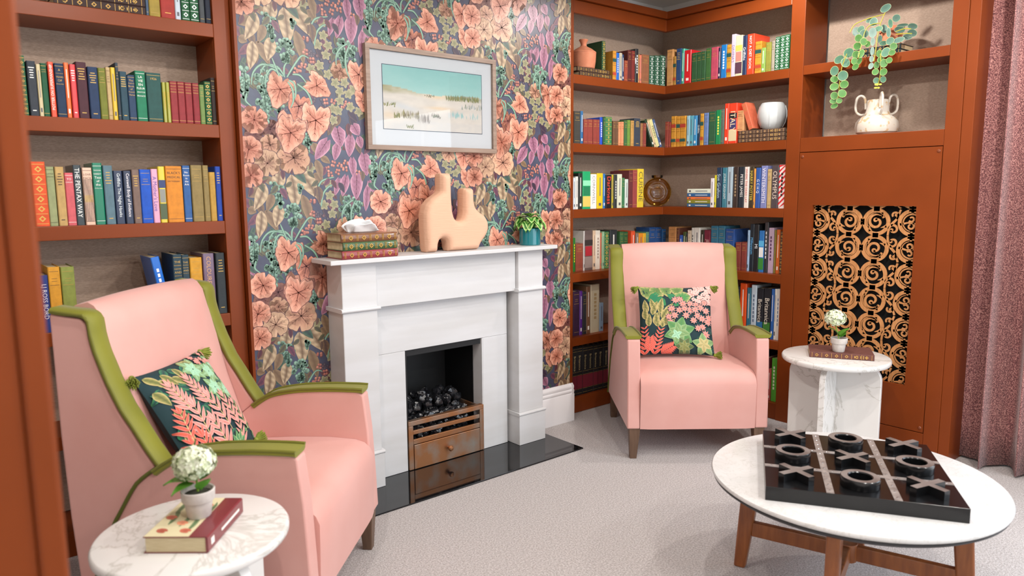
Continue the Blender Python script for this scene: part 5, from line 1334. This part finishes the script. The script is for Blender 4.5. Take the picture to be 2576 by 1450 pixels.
# ------------------------------------------------------------------ shelf ornaments
jr=thing('lidded_jar',(1.426,.11,2.092),'small lidded terracotta jar on the top left of corner bookcase','jar')
MB().lathe([(.0001,0),(.058,0),(.068,.01),(.074,.05),(.076,.085),(.0765,.098),(.0001,.098)],32).build('body','terracotta',jr)
MB().lathe([(.0001,.0985),(.0775,.0985),(.0765,.104),(.05,.124),(.028,.135),(.018,.142),(.016,.15),(.021,.165),(.028,.176),(.026,.18),(.0001,.181)],32).build('lid','terracotta',jr)
wv=MB().lathe([(.0001,0),(.045,0),(.06,.012),(.074,.04),(.081,.075),(.08,.105),(.072,.135),(.062,.152),(.057,.153),(.062,.14),(.072,.105),(.073,.075),(.06,.03),(.0001,.015)],40)
o=wv.build('vase','white_glaze',loc=(2.16,-.722,1.7178)); tag(o,'pale glazed ribbed vase on the flat pile in corner bookcase','vase')
for a in(200,290,20,110): MB().tube([(r*math.cos(R(a))*1.01,r*math.sin(R(a))*1.01,z) for r,z in((.06,.012),(.074,.04),(.081,.075),(.08,.105),(.072,.135))],.0022,6).build('rib','white_glaze',o)

am=thing('glass_vase',(2.03,.02,1.2585),'round flat amber glass vase with concentric rings in corner bookcase','vase',R(-45))
rp=[(.0001,-.026),(.03,-.022),(.034,-.027),(.04,-.027),(.044,-.022),(.056,-.021),(.060,-.026),(.066,-.026),(.070,-.021),(.082,-.018),(.091,-.012),(.095,0)]
prof=rp+[(r,-z) for r,z in rp[::-1][1:]]
MB().lathe(prof,48).build('body','amber_glass',am,loc=(0,0,.0965),rot=(R(90),0,0),angle=60)
MB().lathe([(.0001,0),(.034,0),(.037,.006),(.037,.016),(.038,.018),(.0001,.019)],28).build('neck','amber_glass',am,loc=(0,0,.189))
# speckled three-handled vase
hv=thing('handled_vase',(2.18,-1.32,1.6515),'cream speckled vase with three loop handles in the lower niche','vase')
MB().lathe([(.0001,0),(.085,0),(.1,.012),(.106,.04),(.102,.065),(.088,.085),(.066,.10),(.057,.12),(.053,.15),(.052,.178),(.048,.18),(.047,.16),(.05,.12),(.0001,.10)],40).build('body','speckle_glaze',hv)
for a in(100,215,325):
    ca,sa=math.cos(R(a)),math.sin(R(a)); pts=[]
    for r,z in((.062,.108),(.085,.108),(.105,.125),(.11,.16),(.104,.195),(.085,.207),(.067,.195),(.06,.165),(.058,.135)): pts.append((ca*r,sa*r,z))
    MB().tube(spline(pts,4),.0065,10).build('handle','speckle_glaze',hv)
# trailing plant
tp=thing('trailing_plant',(2.19,-1.365,2.0975),'trailing variegated plant in terracotta pot spilling over the upper niche shelf','potted plant')
tl=tp.location
MB().lathe([(.0001,0),(.045,0),(.052,.07),(.058,.07),(.06,.095),(.056,.096),(.052,.08),(.0001,.08)],28).build('pot','terracotta',tp)
MB().lathe([(.0001,.0805),(.051,.0805),(.0001,.087)],16).build('soil','soil',tp)
for pts in VSTEMS: MB().tube([(p-Vector(tl)) for p in spline(pts,4)],.0022,6).build('stem','stem_green',tp)
def vleaf(mt):
    mb=MB(); n=16; vs=[(0,0,.0)];fs=[]
    for k,r in enumerate((.5,1)):
        for i in range(n):
            a=2*PI*i/n; vs.append((r*math.cos(a),-.10*r*r*(1 if k else .6),r*math.sin(a)))
    for i in range(n):
        j=(i+1)%n; fs.append((0,1+i,1+j)); fs.append((1+i,1+n+i,1+n+j,1+j))
    return mb.add(vs,fs).mesh('leaf',mt,True,180)
VM={k:vleaf('vine_'+k) for k in'gtldwy'}; q=random.Random(8)
for X,Y,Z,rx,ry,an,k in VLEAVES:
    o=bpy.data.objects.new('leaf',VM[k]); COL.objects.link(o); o.parent=tp; o.location=(X-tl[0],Y-tl[1],Z-tl[2]); o.scale=(rx,max(rx,ry)*.8,ry)
    m=Matrix.Rotation(R(-64+q.uniform(-14,14)),3,'Z')@Matrix.Rotation(q.uniform(-.25,.25),3,'X')@Matrix.Rotation(R(-an),3,'Y'); o.rotation_euler=m.to_euler()
# ------------------------------------------------------------------ small flower pots and books on the marble tables
def blossom(p,label,rz,lean,leaves):
    t=thing('flower_pot',p,label,'potted flower',rz)
    MB().lathe([(.0001,0),(.025,0),(.0275,.003),(.033,.042),(.037,.042),(.0385,.045),(.0395,.068),(.038,.070),(.0345,.068),(.033,.058),(.0001,.058)],32).build('pot','pot_cement',t)
    MB().lathe([(.0001,.0585),(.0325,.0585),(.015,.062),(.0001,.063)],16).build('soil','soil',t)
    MB().tube([(0,0,.06),(lean[0]*.4,lean[1]*.4,.09),(lean[0],lean[1],lean[2]-.02)],.0028,6).build('stem','stem_plain',t)
    mb=MB(); q=random.Random(int(lean[2]*1e4))
    for i in range(230):
        z=q.uniform(-.75,1); a=q.uniform(0,2*PI); r=math.sqrt(max(0,1-z*z)); d=Vector((r*math.cos(a),r*math.sin(a),z)); R0=.043*q.uniform(.88,1.08)
        c=Vector(lean)+Vector((d.x*R0*1.1,d.y*R0*1.1,d.z*R0*.92)); u=d.orthogonal().normalized(); v=d.cross(u)
        ph=q.uniform(0,6)
        for k in range(4):
            e=u*math.cos(ph+k*PI/2)+v*math.sin(ph+k*PI/2); f_=d.cross(e); s=.0085
            mb.add([c,c+e*s*.6+f_*s*.5+d*.001,c+e*s*1.15+d*.002,c+e*s*.6-f_*s*.5+d*.001],[(0,1,2,3)])
    mb.ball(lean,.036,.036,.03,12,7)
    o=mb.build('flower_head','petal',t,smooth=False); o['kind']='stuff'
    lm=leafmesh('leaf','leaf_green',.042,.06,.3)
    for (x,y,z,az,el,k) in leaves:
        o=bpy.data.objects.new('leaf',lm); COL.objects.link(o); o.parent=t; o.location=(x,y,z); o.rotation_euler=(el,0,az); o.scale=(k,k,k)
    return t
HT=.5453
bl=flat(-1.0,-1.0,0,0,.215,.15,.04,'7c2c34','p','antique book with poppy cover and maroon spine on near marble table','book',spec=('',''))
A0=Vector((-1.345,-1.432,HT)); m=Matrix.Rotation(R(50),4,'Z')@Matrix.Rotation(R(90),4,'Y'); m.translation=A0+Vector((0,0,.04)); bl.matrix_world=m
# cover paper of that book: cream with poppies (lies on the top board; local x=0 face)
mb=MB().box(-.0006,0,.045,.149,.001,.214); mat('cover_cream','d9cfa8',.6); mb.build('cover_paper','cover_cream',bl,smooth=False)
pr_=Print()
for (x,y,a,l) in((.06,.03,1.3,.10),(.09,.05,1.5,.12),(.12,.06,1.2,.10),(.05,.12,1.4,.07),(.10,.13,1.6,.08),(.13,.12,1.3,.08)): pr_.lance((x,y),(x+l*math.cos(a)*.35,y+l*math.sin(a)),.012,lin('5c7a54'),lin('7c9468'),lin('4c6444'),0,.05)
for x,y,c in((.065,.03,'c87058'),(.12,.03,'b4604c'),(.09,.07,'ec9c78'),(.13,.10,'c87058'),(.07,.17,'ec9c78'),(.125,.18,'c87058'),(.06,.10,'d88068')): pr_.radial((x,y),.016,.5,scallop,lin('8a3c30'),lin(c),lin(c),lin('a05040'),18,5,.7)
pr_.mesh(lambda p,l:(-.0008-l*.00002,cl(p[0],.046,.148),cl(p[1],.002,.213))).build('cover_print','painting_ink',bl,smooth=False)
blossom((-1.325,-1.305,HT+.0405),'white hydrangea in a small grey pot on the near marble table',0,(.002,.021,.129),[(-.004,.01,.086,R(60),.05,1.2),(-.006,.006,.082,R(95),-.15,.95),(.006,-.01,.066,R(190),.9,.95),(.01,.01,.085,R(-60),.4,.8)])
br=flat(0,0,0,0,.29,.185,.028,'6c4038','o','brown gilt-tooled antique book on the far marble table','book',tool='c09048')
m=Matrix.Rotation(math.atan2(-.257,.151),4,'Z')@Matrix.Rotation(R(90),4,'Y'); m.translation=Vector((1.557,-1.337,HT+.028)); br.matrix_world=m
blossom((1.662,-1.43,HT+.0285),'white hydrangea in a small grey pot on the far marble table',0,(.003,.026,.163),[(.0,.0,.075,R(-130),.75,1.1),(.0,.0,.075,R(35),.8,1.1),(.005,-.005,.07,R(-80),.6,1.0)])
# ------------------------------------------------------------------ curtain
cu=thing('curtain',(2.16,-2.2,0),'heavy mauve tweed curtain hanging beside the grille cabinet','curtain')
pts=[]; n=150
for i in range(n+1):
    t=i/n; y=-1.822-.86*t; ph=t*9.2*2*PI*.62; x=2.17+.07*math.sin(ph)+.018*math.sin(ph*2.3+1)
    y+=.022*math.sin(ph*1.0+1.2); pts.append((x,y))
secs=[]
for k in range(14):
    z=.012+2.40*k/13; g=1+.10*math.sin(k*.5); secs.append([(2.165+(x-2.165)*g+.004*math.sin(z*3+y*20),y,z) for x,y in pts])
mb=MB(); mb.loft(secs,False,False); o=mb.build('fabric','curtain_tweed',cu,loc=(-2.16,2.2,0),angle=180); m=o.modifiers.new('s','SOLIDIFY'); m.thickness=.004
MB().tube([(0,.36,2.43),(0,-.5,2.43)],.012,12).build('rail','window_white',cu)
